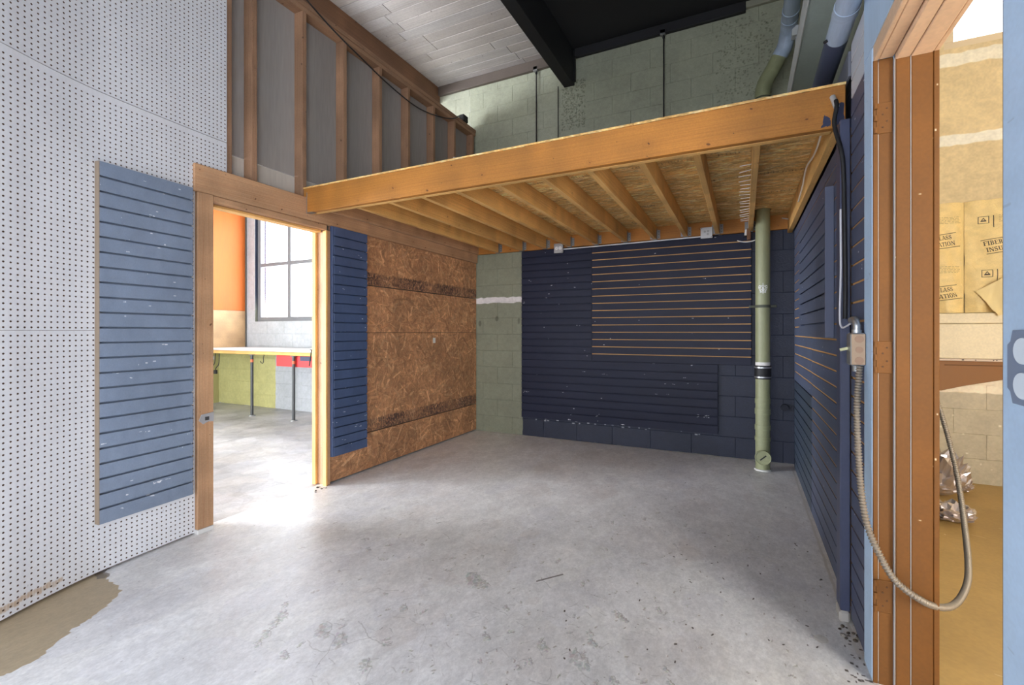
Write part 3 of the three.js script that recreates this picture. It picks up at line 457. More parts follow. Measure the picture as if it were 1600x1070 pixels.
{
  const navy = (seed, w, h, n, c = [44, 47, 64]) => new THREE.MeshPhysicalMaterial({ map: paintChips(c, seed, w, h, many(n, w, h)), roughness: 0.4, specularIntensity: 0.28 });
  const tan = mat({ map: paintTex([206, 158, 100], 640), roughness: 0.8 });
  slatPanel({ label: 'navy slatwall panel with dark grooves beside the bare green block strip', pos: [-2.368, 0.912, ZB + 0.001], w: 0.862, h: 1.276, rows: 16, mat: navy(631, 0.862, 1.29, 22), gap: 0.013 });
  slatPanel({ label: 'large navy slatwall panel with tan grooves below the ledger', pos: [-1.505, 0.912, ZB + 0.001], w: 1.572, h: 1.276, rows: 16, mat: navy(633, 1.572, 1.29, 14), back: tan, gap: 0.009, recess: 0.0045 });
  const tx = paintChips([44, 47, 64], 635, 2.142, 0.685, [[0.6, 0.02, 10, 0.01], [1.2, 0.015, 16, 0.008], [2.0, 0.17, 12, 0.03], [0.05, 0.3, 6, 0.02], [1.0, 0.55, 5, 0.02], ...many(20, 2.142, 0.685)]);
  slatPanel({ label: 'low wide navy slatwall panel just above the floor', pos: [-2.368, 0.224, ZB + 0.001], w: 2.142, h: 0.685, rows: 8, mat: new THREE.MeshPhysicalMaterial({ map: tx, roughness: 0.4, specularIntensity: 0.28 }), gap: 0.013 });
  // right wall, facing -x: local x runs towards -z ... from near to far
  const tr = -Math.PI / 2;
  const rightPanel = (label, zNear, zFar, y0, y1, rows, m, back, xf = XR, extra) => slatPanel({ label, pos: [xf + TH, y0, zFar], turn: tr, w: zNear - zFar, h: y1 - y0, rows, mat: m, back, gap: 0.009, recess: back === tan ? 0.0045 : undefined, extra });
  rightPanel('tall navy slatwall panel with tan grooves beside the navy post', -2.50, -3.68, 0.03, 2.13, 27, navy(641, 1.18, 2.1, 30, [86, 95, 118]), tan);
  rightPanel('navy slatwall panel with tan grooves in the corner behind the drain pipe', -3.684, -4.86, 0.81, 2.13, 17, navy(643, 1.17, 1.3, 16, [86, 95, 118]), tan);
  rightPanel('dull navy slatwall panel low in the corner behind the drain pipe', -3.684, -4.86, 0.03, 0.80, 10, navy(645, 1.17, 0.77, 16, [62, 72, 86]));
  rightPanel('raised navy slatwall panel with dark grooves fixed over the right wall panels', -2.84, -4.08, 1.205, 1.965, 10, navy(647, 1.24, 0.76, 20, [86, 95, 118]), undefined, XR - 0.035, (g, pitch, th) => {
    localPart(g, 'end_channel', bevelBox(1.24, 1.262, 0, 0.76, 0, th - 0.012, 0.001), plain(92, 98, 118)); localPart(g, 'end_strip', bevelBox(1.262, 1.27, 0, 0.76, 0, th + 0.004, 0.001), plain(92, 98, 118)); });
  const nt = navy(649, 0.235, 2.42, 24, [84, 90, 112]);
  slatPanel({ label: 'narrow tall slatwall panel between navy post and pale blue casing, its top rows pale', pos: [XR + TH, 0.03, -2.402], turn: tr, w: 0.235, h: 2.417, rows: 31, mat: nt, topMat: plain(196, 202, 212, satin), topRows: 3, back: tan, gap: 0.009, recess: 0.006 });
  slatPanel({ label: 'grey slatwall strip above the loft deck beside the horizontal pipe', pos: [XR + TH, 2.34, -4.86], turn: tr, w: 2.40, h: 0.108, rows: 1, mat: plain(120, 124, 136, satin) });
}

// ------------------------------------------------------------------ right wall with the brown door frame
{
  const pale = mat({ map: paintTex([182, 208, 234], 701, [[3, 0.03], [30, 0.04], [120, 0.07]], [0.9, 1.2], (c, w, h, R) => { for (let i = 0; i < 50; i++) { c.fillStyle = rgb(110, 124, 140, 0.25); c.fillRect(R() * w, R() * h, 1 + R() * 2, 2 + R() * 16); } }), roughness: 0.5 });
  const navyw = mat({ map: paintTex([64, 70, 90], 703), roughness: 0.5 }), green = mat({ map: paintTex([160, 166, 150], 704), roughness: 0.6 });
  const w = structure('wall_right', 'right partition, navy behind the slatwall and pale blue around the brown frame', 'wall');
  const xi = XR + TH + 0.0005, xo = 0.60, x0 = XR;
  part(w, 'boarding', box(xi, xo, 0, 2.45, ZB, -2.167), navyw); part(w, 'upper_boarding', box(xi, xo, 2.45, CEIL, ZB, -2.167), green, 'grey green boarding above the slatwall');
  part(w, 'casing', bevelBox(x0, xo - 0.02, 0, 2.24, -2.166, -2.046, 0.004, 'y'), pale, 'pale blue painted casing'); part(w, 'over_door', box(x0, xo, 2.241, CEIL, -2.166, -1.09), pale, 'pale blue boarding over the door frame');
  part(w, 'casing', bevelBox(x0, xo - 0.02, 0, 2.24, -1.118, -0.95, 0.004, 'y'), pale, 'pale blue painted casing'); part(w, 'boarding', merge([box(x0, xo, 0, CEIL, -0.95, 0.145), box(x0, xo, 0, 0.2, 0.145, 2.695), box(x0, xo, 2.0, CEIL, 0.145, 2.695), box(x0, xo, 0, CEIL, 2.695, ZF)]), pale, 'pale blue boarding');
  { const e = structure('window_6', 'added glazed side entrance out of view, lighting the pegboard and floor', 'window'), f = [box(0.50, 0.56, 0.2, 0.245, 0.145, 2.695), box(0.50, 0.56, 1.955, 2.0, 0.145, 2.695)]; for (const z of [0.145, 1.4, 2.65]) f.push(box(0.50, 0.56, 0.245, 1.955, z, z + 0.045)); part(e, 'frame', merge(f), M.winframe); for (const z of [0.19, 1.445]) part(e, 'pane', box(0.527, 0.533, 0.245, 1.955, z, z + 1.21), M.glass); } part(w, 'over_casing', box(x0, xo, 2.241, CEIL, -1.09, -0.95), pale);  // side entrance added to bring light in from the right
  const brownTex = canvasTex(512, 1024, (c, W, H) => { const R = rng(711); c.fillStyle = rgb(114, 70, 16); c.fillRect(0, 0, W, H);
    for (let i = 0; i < 120; i++) { c.strokeStyle = rgb(96, 62, 36, 0.28); c.lineWidth = 1; const x = R() * W, y = H * (0.55 + R() * 0.45); c.beginPath(); c.moveTo(x, y); c.lineTo(x + (R() - 0.5) * 60, y + (R() - 0.5) * 14); c.stroke(); }
    for (let i = 0; i < 60; i++) { c.fillStyle = rgb(232, 222, 208, 0.85); c.fillRect(R() * W, R() * H, 1 + R() * 3, 1 + R() * 5); }
    for (let i = 0; i < 6; i++) { c.fillStyle = rgb(120, 76, 42, 0.5); c.beginPath(); c.ellipse(R() * W, R() * H, 10 + R() * 8, 5 + R() * 5, 0, 0, 6.3); c.fill(); }
    grain(c, W, H, [[3, 0.06], [40, 0.08], [200, 0.1]], 712); }, [1.1, 2.2]);
  const brown = mat({ map: brownTex, roughness: 0.7 }), chip = plain(206, 202, 196, { roughness: 0.7 }), beige = mat({ map: paintTex([222, 190, 158], 715), roughness: 0.6 });
  const d = structure('door_2', 'brown painted door frame with bare hinges beside the pale blue casing', 'door frame');
  // far jamb: boards facing the camera side, edges worn white
  const zf = -2.046;
  const strips = [[0.409, 0.4235, zf, zf + 0.006], [0.425, 0.466, zf, zf + 0.004], [0.469, 0.509, zf, zf + 0.020], [0.511, 0.568, zf, zf + 0.022], [0.570, 0.586, zf, zf + 0.018]];
  for (const [a, b, z0, z1] of strips) part(d, 'jamb_board', bevelBox(a, b, 0, 2.19, z0, z1, 0.0025, 'y', a * 7), brown);
  for (const [a, z] of [[0.4237, zf + 0.005], [0.4670, zf + 0.0185], [0.5095, zf + 0.0205]]) part(d, 'worn_edge', box(a, a + 0.0011, 0.01, 2.18, zf, z), chip, 'edge worn to white primer');
  for (const [a, b, z0, z1] of strips) part(d, 'head_board', bevelBox(a, b, 2.192 - (z1 - z0), 2.24, -2.04, -1.118, 0.0025, 'z', a * 5), beige, 'brown head board with strong light put into its beige colour');  // brown boards; the strong light and haze on them are coloured in
  for (const [a, b, z0, z1] of strips) part(d, 'jamb_board', bevelBox(a, b, 0, 2.19, -1.118 - (z1 - z0), -1.1182, 0.0025, 'y', a * 9), brown);
  // three hinge leaves left on the jamb
  const zh = zf + 0.0042;
  [[1.928, 2.035, 'top'], [1.091, 1.202, 'middle'], [0.256, 0.368, 'bottom']].forEach(([y0, y1, which]) => {
    const h = thing('door_hinge', `brown painted hinge leaf, the ${which} one on the door frame`, 'hinge', [0.43, y0, zh], 'hinges on the brown frame');
    part(h, 'leaf', bevelBox(0.418, 0.463, y0, y1, zh, zh + 0.004, 0.001, 'y'), brown);
    const n = 5, ph = (y1 - y0) / n; for (let i = 0; i < n; i += 2) part(h, 'knuckle', cyl([0.4145, y0 + i * ph + 0.001, zh + 0.006], [0.4145, y0 + (i + 1) * ph - 0.001, zh + 0.006], 0.006, 0.006, 12), brown);
    for (const [sx, sy] of [[0.436, 0.2], [0.448, 0.38], [0.436, 0.62], [0.448, 0.8]]) part(h, 'screw', cyl([sx, y0 + (y1 - y0) * sy, zh + 0.0035], [sx, y0 + (y1 - y0) * sy, zh + 0.005], 0.0035, 0.003, 8), plain(88, 58, 34));
  });
  // receptacle plate on the near casing
  const s = thing('wall_plate', 'grey blue notched plate with two pale ovals on the pale blue casing', 'wall plate', [XR, 1.12, -1.06]);
  const plate = new THREE.Shape(); const pts = [[-0.040, 0.012], [-0.034, 0.02], [-0.034, 0.092], [-0.040, 0.1]];
  plate.moveTo(-0.033, 0.0); plate.lineTo(0.033, 0); plate.lineTo(0.04, 0.018); plate.lineTo(0.05, 0.024); plate.lineTo(0.05, 0.096); plate.lineTo(0.04, 0.102); plate.lineTo(0.033, 0.12); plate.lineTo(-0.033, 0.12); plate.lineTo(-0.04, 0.102); plate.lineTo(-0.05, 0.096); plate.lineTo(-0.05, 0.024); plate.lineTo(-0.04, 0.018);
  const pg = new THREE.ExtrudeGeometry(plate, { depth: 0.003, bevelSize: 0.001, bevelThickness: 0.001, bevelSegments: 1 }); pg.rotateY(-Math.PI / 2); pg.translate(XR - 0.0015, 1.117, -1.035); part(s, 'plate', pg, plain(128, 142, 164, { roughness: 0.5 }));
  for (const y of [1.148, 1.204]) { const e = new THREE.CylinderGeometry(0.02, 0.021, 0.003, 24); e.rotateZ(Math.PI / 2); e.scale(1, 1.05, 1.3); e.translate(XR - 0.006, y, -1.035); part(s, 'oval', e, plain(214, 226, 236)); }
}

// ------------------------------------------------------------------ loft
{
  const yb = 2.143, yt = 2.325, zb0 = -2.54, zb1 = -2.50;
  const L = thing('loft_platform', 'lumber framed storage loft with open joists and OSB deck', 'loft', [-1.3, yb, -3.8]);
  part(L, 'rim_beam', bevelBox(XL + 0.006, 0.404, yb, yt, zb0, zb1, 0.003, 'x', 0.25, 0.06), M.beam);
  part(L, 'inner_beam', bevelBox(XL + 0.045, 0.36, yb, yt, zb0 - 0.040, zb0 - 0.001, 0.003, 'x', 1.0, 0.2), M.joist);
  part(L, 'ledger', bevelBox(-2.98, 0.404, 2.192, yt, ZB + 0.022, ZB + 0.060, 0.003, 'x', 0.9), M.beam);
  const jx = [-2.665, -2.345, -2.045, -1.752, -1.441, -1.124, -0.822, -0.520, -0.227, 0.061];
  jx.forEach((x, i) => {
    part(L, 'joist', bevelBox(x - 0.019, x + 0.019, 2.190, yt, ZB + 0.061, zb0 - 0.041, 0.002, 'z', i * 0.37, i * 0.11), M.joist);
    const h = part(L, 'joist_hanger', merge([box(x - 0.021, x - 0.019, 2.188, 2.30, ZB + 0.061, ZB + 0.10), box(x + 0.019, x + 0.021, 2.188, 2.30, ZB + 0.061, ZB + 0.10), box(x - 0.021, x + 0.021, 2.186, 2.1895, ZB + 0.061, ZB + 0.10), box(x + 0.019, x + 0.05, 2.20, 2.29, ZB + 0.0605, ZB + 0.063), box(x - 0.05, x - 0.019, 2.20, 2.29, ZB + 0.0605, ZB + 0.063)]), M.galv, 'galvanised joist hanger');
    for (let k = 0; k < 3; k++) { const c = cyl([x + 0.036, 2.215 + k * 0.028, ZB + 0.062], [x + 0.036, 2.215 + k * 0.028, ZB + 0.066], 0.004, 0.004, 6); part(h, 'nail', c, M.black); }
  });
  part(L, 'end_joist', bevelBox(0.366, 0.404, 2.150, yt, ZB + 0.061, zb0 - 0.041, 0.003, 'z', 0.2), M.joist);
  part(L, 'wall_ledger', bevelBox(-2.98, -2.942, 2.192, yt, ZB + 0.061, zb0 - 0.041, 0.003, 'z', 0.6), M.jamb);
  const osb = osbTex(1536, 1152, [3.45, 2.6], 801, [[226, 178, 104], [240, 202, 132], [246, 214, 150], [232, 188, 116], [250, 224, 168], [208, 160, 92]], 0.05, (c, R, s, W, H) => {
    for (const z of [0.5, 1.05, 1.55, 2.05]) for (let k = 0; k < 9; k++) stampRow(c, R, R() * W * 0.95, H - z * s + (R() - 0.5) * 10, W * (0.03 + R() * 0.06), 0.045 * s, 0.55);
  });
  const om = mat({ map: osb, roughness: 0.75, bumpMap: fineBump, bumpScale: 0.001 });
  for (const [a, b] of [[XL + 0.005, -1.752], [-1.750, -0.521]]) part(L, 'osb_deck', bevelBox(a, b, yt + 0.0005, yt + 0.0115, ZB + 0.01, zb1 + 0.004, 0.001, 'x', 3), om);
  // last deck sheet has a hole for the drain pipe
  { const s = new THREE.Shape(); s.moveTo(-0.519, -(ZB + 0.01)); s.lineTo(0.405, -(ZB + 0.01)); s.lineTo(0.405, -(zb1 + 0.004)); s.lineTo(-0.519, -(zb1 + 0.004)); const hole = new THREE.Path(); hole.absarc(0.155, 4.75, 0.068, 0, Math.PI * 2, true); s.holes.push(hole);
    const g = new THREE.ExtrudeGeometry(s, { depth: 0.011, bevelEnabled: false, curveSegments: 20 }); g.rotateX(-Math.PI / 2); g.translate(0, yt + 0.0005, 0); const q = g.index ? g.toNonIndexed() : g; part(L, 'osb_deck', uvMetres(q, 'x', 3), om); }
  // navy paint splashed on the post end of the beam, steel hanger at the wall end
  part(L, 'beam_hanger', merge([bevelBox(XL + 0.042, XL + 0.046, yb - 0.01, yt - 0.03, zb1, zb1 + 0.003, 0.0005), box(XL + 0.04, XL + 0.10, yb - 0.004, yb - 0.0005, zb0, zb1 + 0.002)]), M.galv, 'galvanised beam hanger');
  { const R = rng(817), blot = (pts, z) => { const s = new THREE.Shape(); pts.forEach(([a, b], i) => { const [c, d] = pts[(i + 1) % pts.length]; for (let k = 0; k < 6; k++) { const t = k / 6, x = a + (c - a) * t + (R() - 0.5) * 0.008, y = b + (d - b) * t + (R() - 0.5) * 0.01; i + k ? s.lineTo(x, y) : s.moveTo(x, y); } }); const g = new THREE.ShapeGeometry(s); g.translate(0, 0, z); return g; };
    part(L, 'paint_patch', merge([blot([[0.372, 2.152], [0.400, 2.152], [0.400, 2.25], [0.372, 2.248]], zb1 + 0.0008), blot([[0.312, 2.150], [0.348, 2.150], [0.345, 2.19], [0.325, 2.205]], zb1 + 0.0008)]), plain(52, 58, 84), 'navy paint left on the beam end'); }
  const post = thing('wooden_post', 'navy painted post carrying the loft beam', 'post', [0.388, 0, -2.45]);
  part(post, 'post', bevelBox(0.369, XR - 0.001, 0.05, yb - 0.004, -2.495, -2.405, 0.004, 'y'), mat({ map: paintTex([66, 72, 96], 811), roughness: 0.4 }));
  part(post, 'foot', bevelBox(0.366, XR - 0.001, 0, 0.049, -2.497, -2.403, 0.008, 'y'), plain(176, 172, 166), 'bare chipped foot');
}

// ------------------------------------------------------------------ drain pipe and other pipes
{
  const pvc = mat({ map: paintTex([148, 152, 116], 821), roughness: 0.45 }), blue = mat({ map: paintTex([168, 184, 204], 823), roughness: 0.45 });
  const P = thing('drain_pipe', 'sage green plastic drain pipe with cleanout running from floor to ceiling', 'drain pipe', [0.155, 0, -4.75]);
  const x = 0.155, z = -4.75, r = 0.059, C = (y0, y1, rr, m, n, l) => part(P, n, cyl([x, y0, z], [x, y1, z], rr, rr, 32), m, l);
  C(0.86, 3.30, r, pvc, 'riser'); C(0, 0.86, r, pvc, 'lower_riser'); C(0.0, 0.015, 0.068, plain(206, 206, 200), 'floor_seal');
  part(P, 'rubber_coupling', cyl([x, 0.815, z], [x, 0.935, z], 0.067, 0.067, 32), M.black, 'black rubber coupling');
  for (const y of [0.832, 0.918]) part(P, 'clamp_band', cyl([x, y - 0.006, z], [x, y + 0.006, z], 0.069, 0.069, 32), M.steel, 'steel clamp band');
  part(P, 'paint_ring', cyl([x, 0.936, z], [x, 0.965, z], 0.0594, 0.0594, 32, true), M.white, 'bare white ring');
  for (const [y0, y1, rr] of [[0.595, 0.64, 0.063], [0.50, 0.55, 0.064], [0.36, 0.405, 0.0645], [0.265, 0.30, 0.0645]]) C(y0, y1, rr, pvc, 'fitting_collar');
  part(P, 'cleanout_hub', cyl([x, 0.13, z + 0.02], [x, 0.13, z + 0.085], 0.06, 0.06, 32), pvc); const pl = part(P, 'cleanout_plug', cyl([x, 0.13, z + 0.085], [x, 0.13, z + 0.1], 0.066, 0.064, 32), pvc);
  { const sl = box(-0.032, 0.032, -0.005, 0.005, 0, 0.003); sl.rotateZ(0.75); sl.translate(x, 0.13, z + 0.0995); part(pl, 'slot', sl, M.black); }
  const rim = new THREE.TorusGeometry(0.060, 0.004, 8, 32); rim.translate(x, 0.13, z + 0.1); part(pl, 'rim', rim, pvc);
  part(P, 'strap', merge([cyl([x, 1.45, z], [x, 1.475, z], 0.061, 0.061, 32, true), bevelBox(x - 0.11, x - 0.055, 1.452, 1.474, z - 0.02, z - 0.012), bevelBox(x + 0.055, x + 0.11, 1.452, 1.474, z - 0.02, z - 0.012)]), plain(92, 96, 84, { metalness: 0.3 }), 'pipe strap');
  // crest printed in white on the riser
  const crest = canvasTex(256, 256, (c) => { c.clearRect(0, 0, 256, 256); c.strokeStyle = '#eef0ee'; c.lineWidth = 9; c.lineCap = 'round';
    c.beginPath(); c.moveTo(128, 20); c.lineTo(128, 240); c.stroke(); c.strokeRect(70, 190, 116, 26); for (const s of [-1, 1]) { c.beginPath(); c.arc(128 + s * 34, 120, 26, 0, 6.3); c.stroke(); c.beginPath(); c.arc(128 + s * 76, 96, 20, 0, 6.3); c.stroke(); c.beginPath(); c.moveTo(128 + s * 58, 190); c.lineTo(128 + s * 96, 110); c.stroke(); c.beginPath(); c.arc(128 + s * 30, 168, 20, 0, 6.3); c.stroke(); }
    c.beginPath(); c.moveTo(40, 70); c.lineTo(216, 70); c.stroke(); });
  crest.wrapS = crest.wrapT = THREE.ClampToEdgeWrapping;
  { const g = new THREE.CylinderGeometry(r + 0.0006, r + 0.0006, 0.11, 16, 1, true, -0.8, 1.6); g.rotateY(0); g.translate(x, 1.62, z); part(P, 'crest', g, mat({ map: crest, transparent: true, alphaTest: 0.3, roughness: 0.6 }), 'white printed crest'); }
  // offset at the top: bends to the right, then runs towards the street under the ceiling
  const bend = (pts, rr, m, n) => part(P, n, tube(pts.map((q) => new THREE.Vector3(...q)), rr, 40, 28), m);
  bend([[x, 3.28, z], [x, 3.38, z], [x + 0.02, 3.46, z], [x + 0.075, 3.56, z]], r + 0.004, pvc, 'elbow');
  part(P, 'elbow_ring', cyl([x, 3.315, z], [x, 3.325, z], r + 0.007, r + 0.007, 32), plain(70, 72, 60));
  part(P, 'offset', cyl([x + 0.055, 3.525, z], [x + 0.155, 3.70, z + 0.02], r + 0.003, r + 0.003, 32), pvc);
  bend([[x + 0.125, 3.65, z + 0.014], [x + 0.165, 3.72, z + 0.03], [x + 0.187, 3.80, z + 0.09], [x + 0.19, 3.84, z + 0.2]], r + 0.004, blue, 'upper_elbow');
  part(P, 'ceiling_run', cyl([x + 0.19, 3.84, z + 0.18], [x + 0.19, 3.84, 1.5], r, r, 32), blue); for (const q of [0.2, 0.32]) part(P, 'run_collar', cyl([x + 0.19, 3.84, z + q], [x + 0.19, 3.84, z + q + 0.045], r + 0.005, r + 0.005, 32), blue);
  const H = thing('horizontal_pipe', 'pale blue pipe with navy painted end lying above the slatwall top', 'pipe', [0.362, 2.5, -3.4]);
  part(H, 'pale_length', cyl([0.362, 2.50, -2.42], [0.362, 2.50, 1.2], 0.043, 0.043, 28), blue); part(H, 'navy_length', cyl([0.362, 2.50, -4.9], [0.362, 2.50, -2.4201], 0.043, 0.043, 28), plain(70, 78, 102, { roughness: 0.45 }), 'navy painted end');
  part(H, 'collar', cyl([0.362, 2.50, -2.26], [0.362, 2.50, -2.20], 0.0455, 0.0455, 28), blue); part(H, 'plug_hole', cyl([0.325, 2.485, -2.40], [0.31, 2.478, -2.40], 0.006, 0.006, 12), M.black);
  const D = thing('metal_duct', 'pale green grey duct running along the right wall under the ceiling', 'duct', [0.355, 2.83, -2]);
  part(D, 'casing', bevelBox(0.286, 0.424, 2.83, 2.96, ZB + 0.01, 1.6, 0.004, 'z'), mat({ map: paintTex([186, 198, 192], 829, [[3, 0.03], [30, 0.06], [120, 0.1]]), roughness: 0.4 }));
  part(D, 'edge_flange', bevelBox(0.280, 0.2855, 2.826, 2.965, ZB + 0.01, 1.6, 0.001, 'z'), plain(206, 210, 206));
  const cd = thing('conduit_drop', 'thin pale conduit with a small box beside the upper drain pipe', 'conduit', [0.40, 3.2, -4.6]); part(cd, 'tube', cyl([0.40, 3.0, -4.6], [0.40, 3.72, -4.6], 0.009, 0.009, 12), plain(176, 180, 180)); part(cd, 'box', bevelBox(0.365, 0.424, 3.72, 3.80, -4.64, -4.56), plain(196, 200, 200));
  const st = thing('pipe_stub', 'small dark capped pipe stub low on the navy block wall', 'pipe stub', [0.34, 0.53, ZB]); part(st, 'stub', cyl([0.345, 0.53, ZB], [0.345, 0.53, ZB + 0.05], 0.028, 0.028, 20), plain(26, 30, 42)); part(st, 'cap', cyl([0.345, 0.53, ZB + 0.05], [0.345, 0.53, ZB + 0.065], 0.034, 0.032, 20), plain(30, 34, 46));
}

// ------------------------------------------------------------------ wiring and small fittings
{
  const boxAt = (px, py, outlet, label) => {
    const [x, y] = onZ(px, py, ZB + 0.09), w = 0.052, b = thing('junction_box', label, 'electrical box', [x, y, ZB + 0.06]);
    part(b, 'housing', bevelBox(x - w, x + w, y - w, y + w, ZB + 0.0605, ZB + 0.098, 0.008), M.galv); part(b, 'cover', bevelBox(x - w - 0.002, x + w + 0.002, y - w - 0.002, y + w + 0.002, ZB + 0.0985, ZB + 0.102, 0.006), M.steel);
    if (outlet) for (const s of [-0.022, 0.022]) { const o = part(b, 'receptacle', cyl([x + s, y, ZB + 0.102], [x + s, y, ZB + 0.106], 0.019, 0.018, 20), M.white); for (const k of [-0.005, 0.005]) part(o, 'slot', box(x + s + k - 0.001, x + s + k + 0.001, y - 0.006, y + 0.006, ZB + 0.106, ZB + 0.1066), M.black); }
    else { for (const [sx, sy] of [[-0.015, 0.012], [0.012, -0.014], [0.014, 0.016]]) part(b, 'knockout', cyl([x + sx, y + sy, ZB + 0.102], [x + sx, y + sy, ZB + 0.1032], 0.011, 0.011, 16), M.galv); }
    for (const [sx, sy] of [[-1, 1], [1, -1]]) part(b, 'screw', cyl([x + sx * 0.043, y + sy * 0.043, ZB + 0.102], [x + sx * 0.043, y + sy * 0.043, ZB + 0.104], 0.004, 0.004, 10), M.black);
    return [x, y];
  };
  const [ax, ay] = boxAt(873, 388, true, 'steel outlet box with a white duplex receptacle on the loft ledger'), [bx, by] = boxAt(1104, 364, false, 'steel box with blank knockout cover on the loft ledger');
  single('electrical_conduit', cyl([ax + 0.054, ay - 0.012, ZB + 0.08], [bx - 0.054, by - 0.03, ZB + 0.08], 0.008, 0.008, 12), plain(206, 208, 210, { metalness: 0.4, roughness: 0.4 }), 'straight metal conduit joining the two boxes on the ledger', 'conduit');
  const wire = [[1120, 366, 5.0], [1135, 369, 4.98], [1152, 376, 4.9], [1166, 378, 4.86], [1180, 375, 4.82], [1195, 366, 4.78], [1207, 350, 4.78], [1218, 341, 4.75], [1232, 342, 4.6], [1246, 338, 4.5], [1253, 333, 4.4]].map(([a, b, d]) => atDepth(a, b, d - 0.35));
  single('white_cable', tube(wire, 0.0055, 80, 8), plain(224, 222, 216, { roughness: 0.5 }), 'loose white cable hanging in front of the drain pipe', 'cable');
  const wire2 = [[0.352, 2.165, -3.9], [0.35, 2.20, -3.6], [0.344, 2.235, -3.35], [0.352, 2.22, -3.1], [0.345, 2.20, -2.85], [0.35, 2.26, -2.62]].map((q) => new THREE.Vector3(...q));
  single('white_cable', tube(wire2, 0.005, 60, 8), plain(226, 214, 196, { roughness: 0.5 }), 'white cable stapled along the end joist of the loft', 'cable');
  const nR = rng(861);
  for (let k = 0; k < 18; k++) { const z = -3.15 - k * 0.085 - (k < 4 ? (4 - k) * -0.02 : 0), t = (nR() - 0.5) * 0.012; single('white_nail', cyl([0.042, 2.215, z], [-0.03 + nR() * 0.012, 2.212 + t, z + t], 0.0022, 0.0022, 8), M.white, 'white nail sticking out of the side of the last joist', 'nail', 'row of white nails in the last joist'); }
  const br = thing('wood_block', 'small wooden block with a tube end hanging under the loft ledger', 'wood block', [0.04, 2.15, -4.96]); part(br, 'block', bevelBox(0.03, 0.062, 2.11, 2.215, -5.0, -4.955, 0.003, 'y'), M.darkwood); part(br, 'tube', cyl([0.018, 2.15, -4.97], [0.024, 2.205, -4.97], 0.011, 0.011, 14), M.white); part(br, 'tube_end', cyl([0.0165, 2.135, -4.97], [0.018, 2.15, -4.97], 0.012, 0.012, 14), M.black);
  // black sleeved cable from the hole in the beam down the post
  const hs = thing('sleeved_cable', 'black sleeved cable running from the beam hole down the navy post', 'cable', [0.35, 1.25, -2.42]);
  const hz = -2.47, hp = [[0.362, 2.245, hz + 0.01], [0.362, 2.21, hz + 0.03], [0.352, 2.13, -2.43], [0.370, 2.0, -2.388], [0.378, 1.9, -2.385], [0.382, 1.6, -2.38], [0.384, 1.4, -2.382], [0.383, 1.29, -2.385]].map((q) => new THREE.Vector3(...q));
  part(hs, 'sleeve', tube(hp, 0.0085, 60, 12), M.black); part(hs, 'connector', cyl([0.354, 2.275, zb()], [0.363, 2.215, zb() + 0.034], 0.0115, 0.0115, 14), plain(206, 206, 204, { metalness: 0.4, roughness: 0.4 }), 'bright metal connector');
  function zb() { return -2.487; }
  part(hs, 'white_core', tube([[0.366, 1.75, -2.375], [0.366, 1.5, -2.368], [0.362, 1.30, -2.366], [0.366, 1.255, -2.35], [0.374, 1.258, -2.30], [0.384, 1.275, -2.235]].map((q) => new THREE.Vector3(...q)), 0.004, 60, 8), plain(206, 206, 212));
  // steel box on the right wall with flexible conduit
  const eb = thing('electrical_box', 'dusty steel utility box at the edge of the pale blue casing', 'electrical box', [0.385, 1.108, -2.17]);
  part(eb, 'housing', bevelBox(0.360, XR - 0.0005, 1.108, 1.231, -2.215, -2.132, 0.006), M.steel); const dust = plain(196, 168, 140, { roughness: 0.9 });
  part(eb, 'end_cover', bevelBox(0.3625, 0.4045, 1.112, 1.227, -2.1319, -2.129, 0.002), dust, 'dust coloured end face'); for (const [y, rr] of [[1.208, 0.014], [1.168, 0.012], [1.128, 0.014]]) part(eb, 'knockout', cyl([0.386, y, -2.129], [0.386, y, -2.1275], rr, rr, 18), plain(184, 150, 124));
  part(eb, 'elbow_fitting', tube([[0.385, 1.231, -2.17], [0.385, 1.262, -2.17], [0.382, 1.282, -2.19], [0.38, 1.28, -2.235]].map((q) => new THREE.Vector3(...q)), 0.013, 24, 16), M.steel); part(eb, 'lock_ring', cyl([0.385, 1.231, -2.17], [0.385, 1.243, -2.17], 0.017, 0.017, 20), M.steel);
  part(eb, 'bottom_connector', cyl([0.385, 1.085, -2.175], [0.385, 1.108, -2.175], 0.014, 0.014, 16), M.galv); part(eb, 'side_stub', cyl([0.335, 1.165, -2.19], [0.36, 1.172, -2.19], 0.006, 0.006, 10), plain(214, 214, 170));
  // flexible conduit: helical ridges on a swept tube
  const fpts = [[1343, 573, 1.735], [1339, 640, 1.71], [1342, 720, 1.68], [1346, 770, 1.65], [1355, 820, 1.61], [1375, 868, 1.58], [1400, 908, 1.56], [1440, 938, 1.545], [1475, 949, 1.6], [1498, 938, 1.70], [1511, 912, 1.79], [1513, 885, 1.87], [1507, 820, 2.05], [1496, 745, 2.2], [1482, 685, 2.3], [1466, 632, 2.4], [1448, 585, 2.5]].map((q) => atDepth(...q));
  const cv = new THREE.CatmullRomCurve3(fpts), len = cv.getLength(), steps = Math.round(len / 0.0022), N = 12, fr = cv.computeFrenetFrames(steps), pos = [], idx = [];
  for (let i = 0; i <= steps; i++) { const p = cv.getPointAt(i / steps), rr = 0.0098 + 0.0022 * Math.cos(i / steps * len / 0.0105 * Math.PI * 2); for (let k = 0; k < N; k++) { const a = k / N * Math.PI * 2, q = p.clone().addScaledVector(fr.normals[i], Math.cos(a) * rr).addScaledVector(fr.binormals[i], Math.sin(a) * rr); pos.push(q.x, q.y, q.z); if (i < steps) { const b = i * N + k, c = i * N + (k + 1) % N; idx.push(b, c, b + N, c, c + N, b + N); } } }
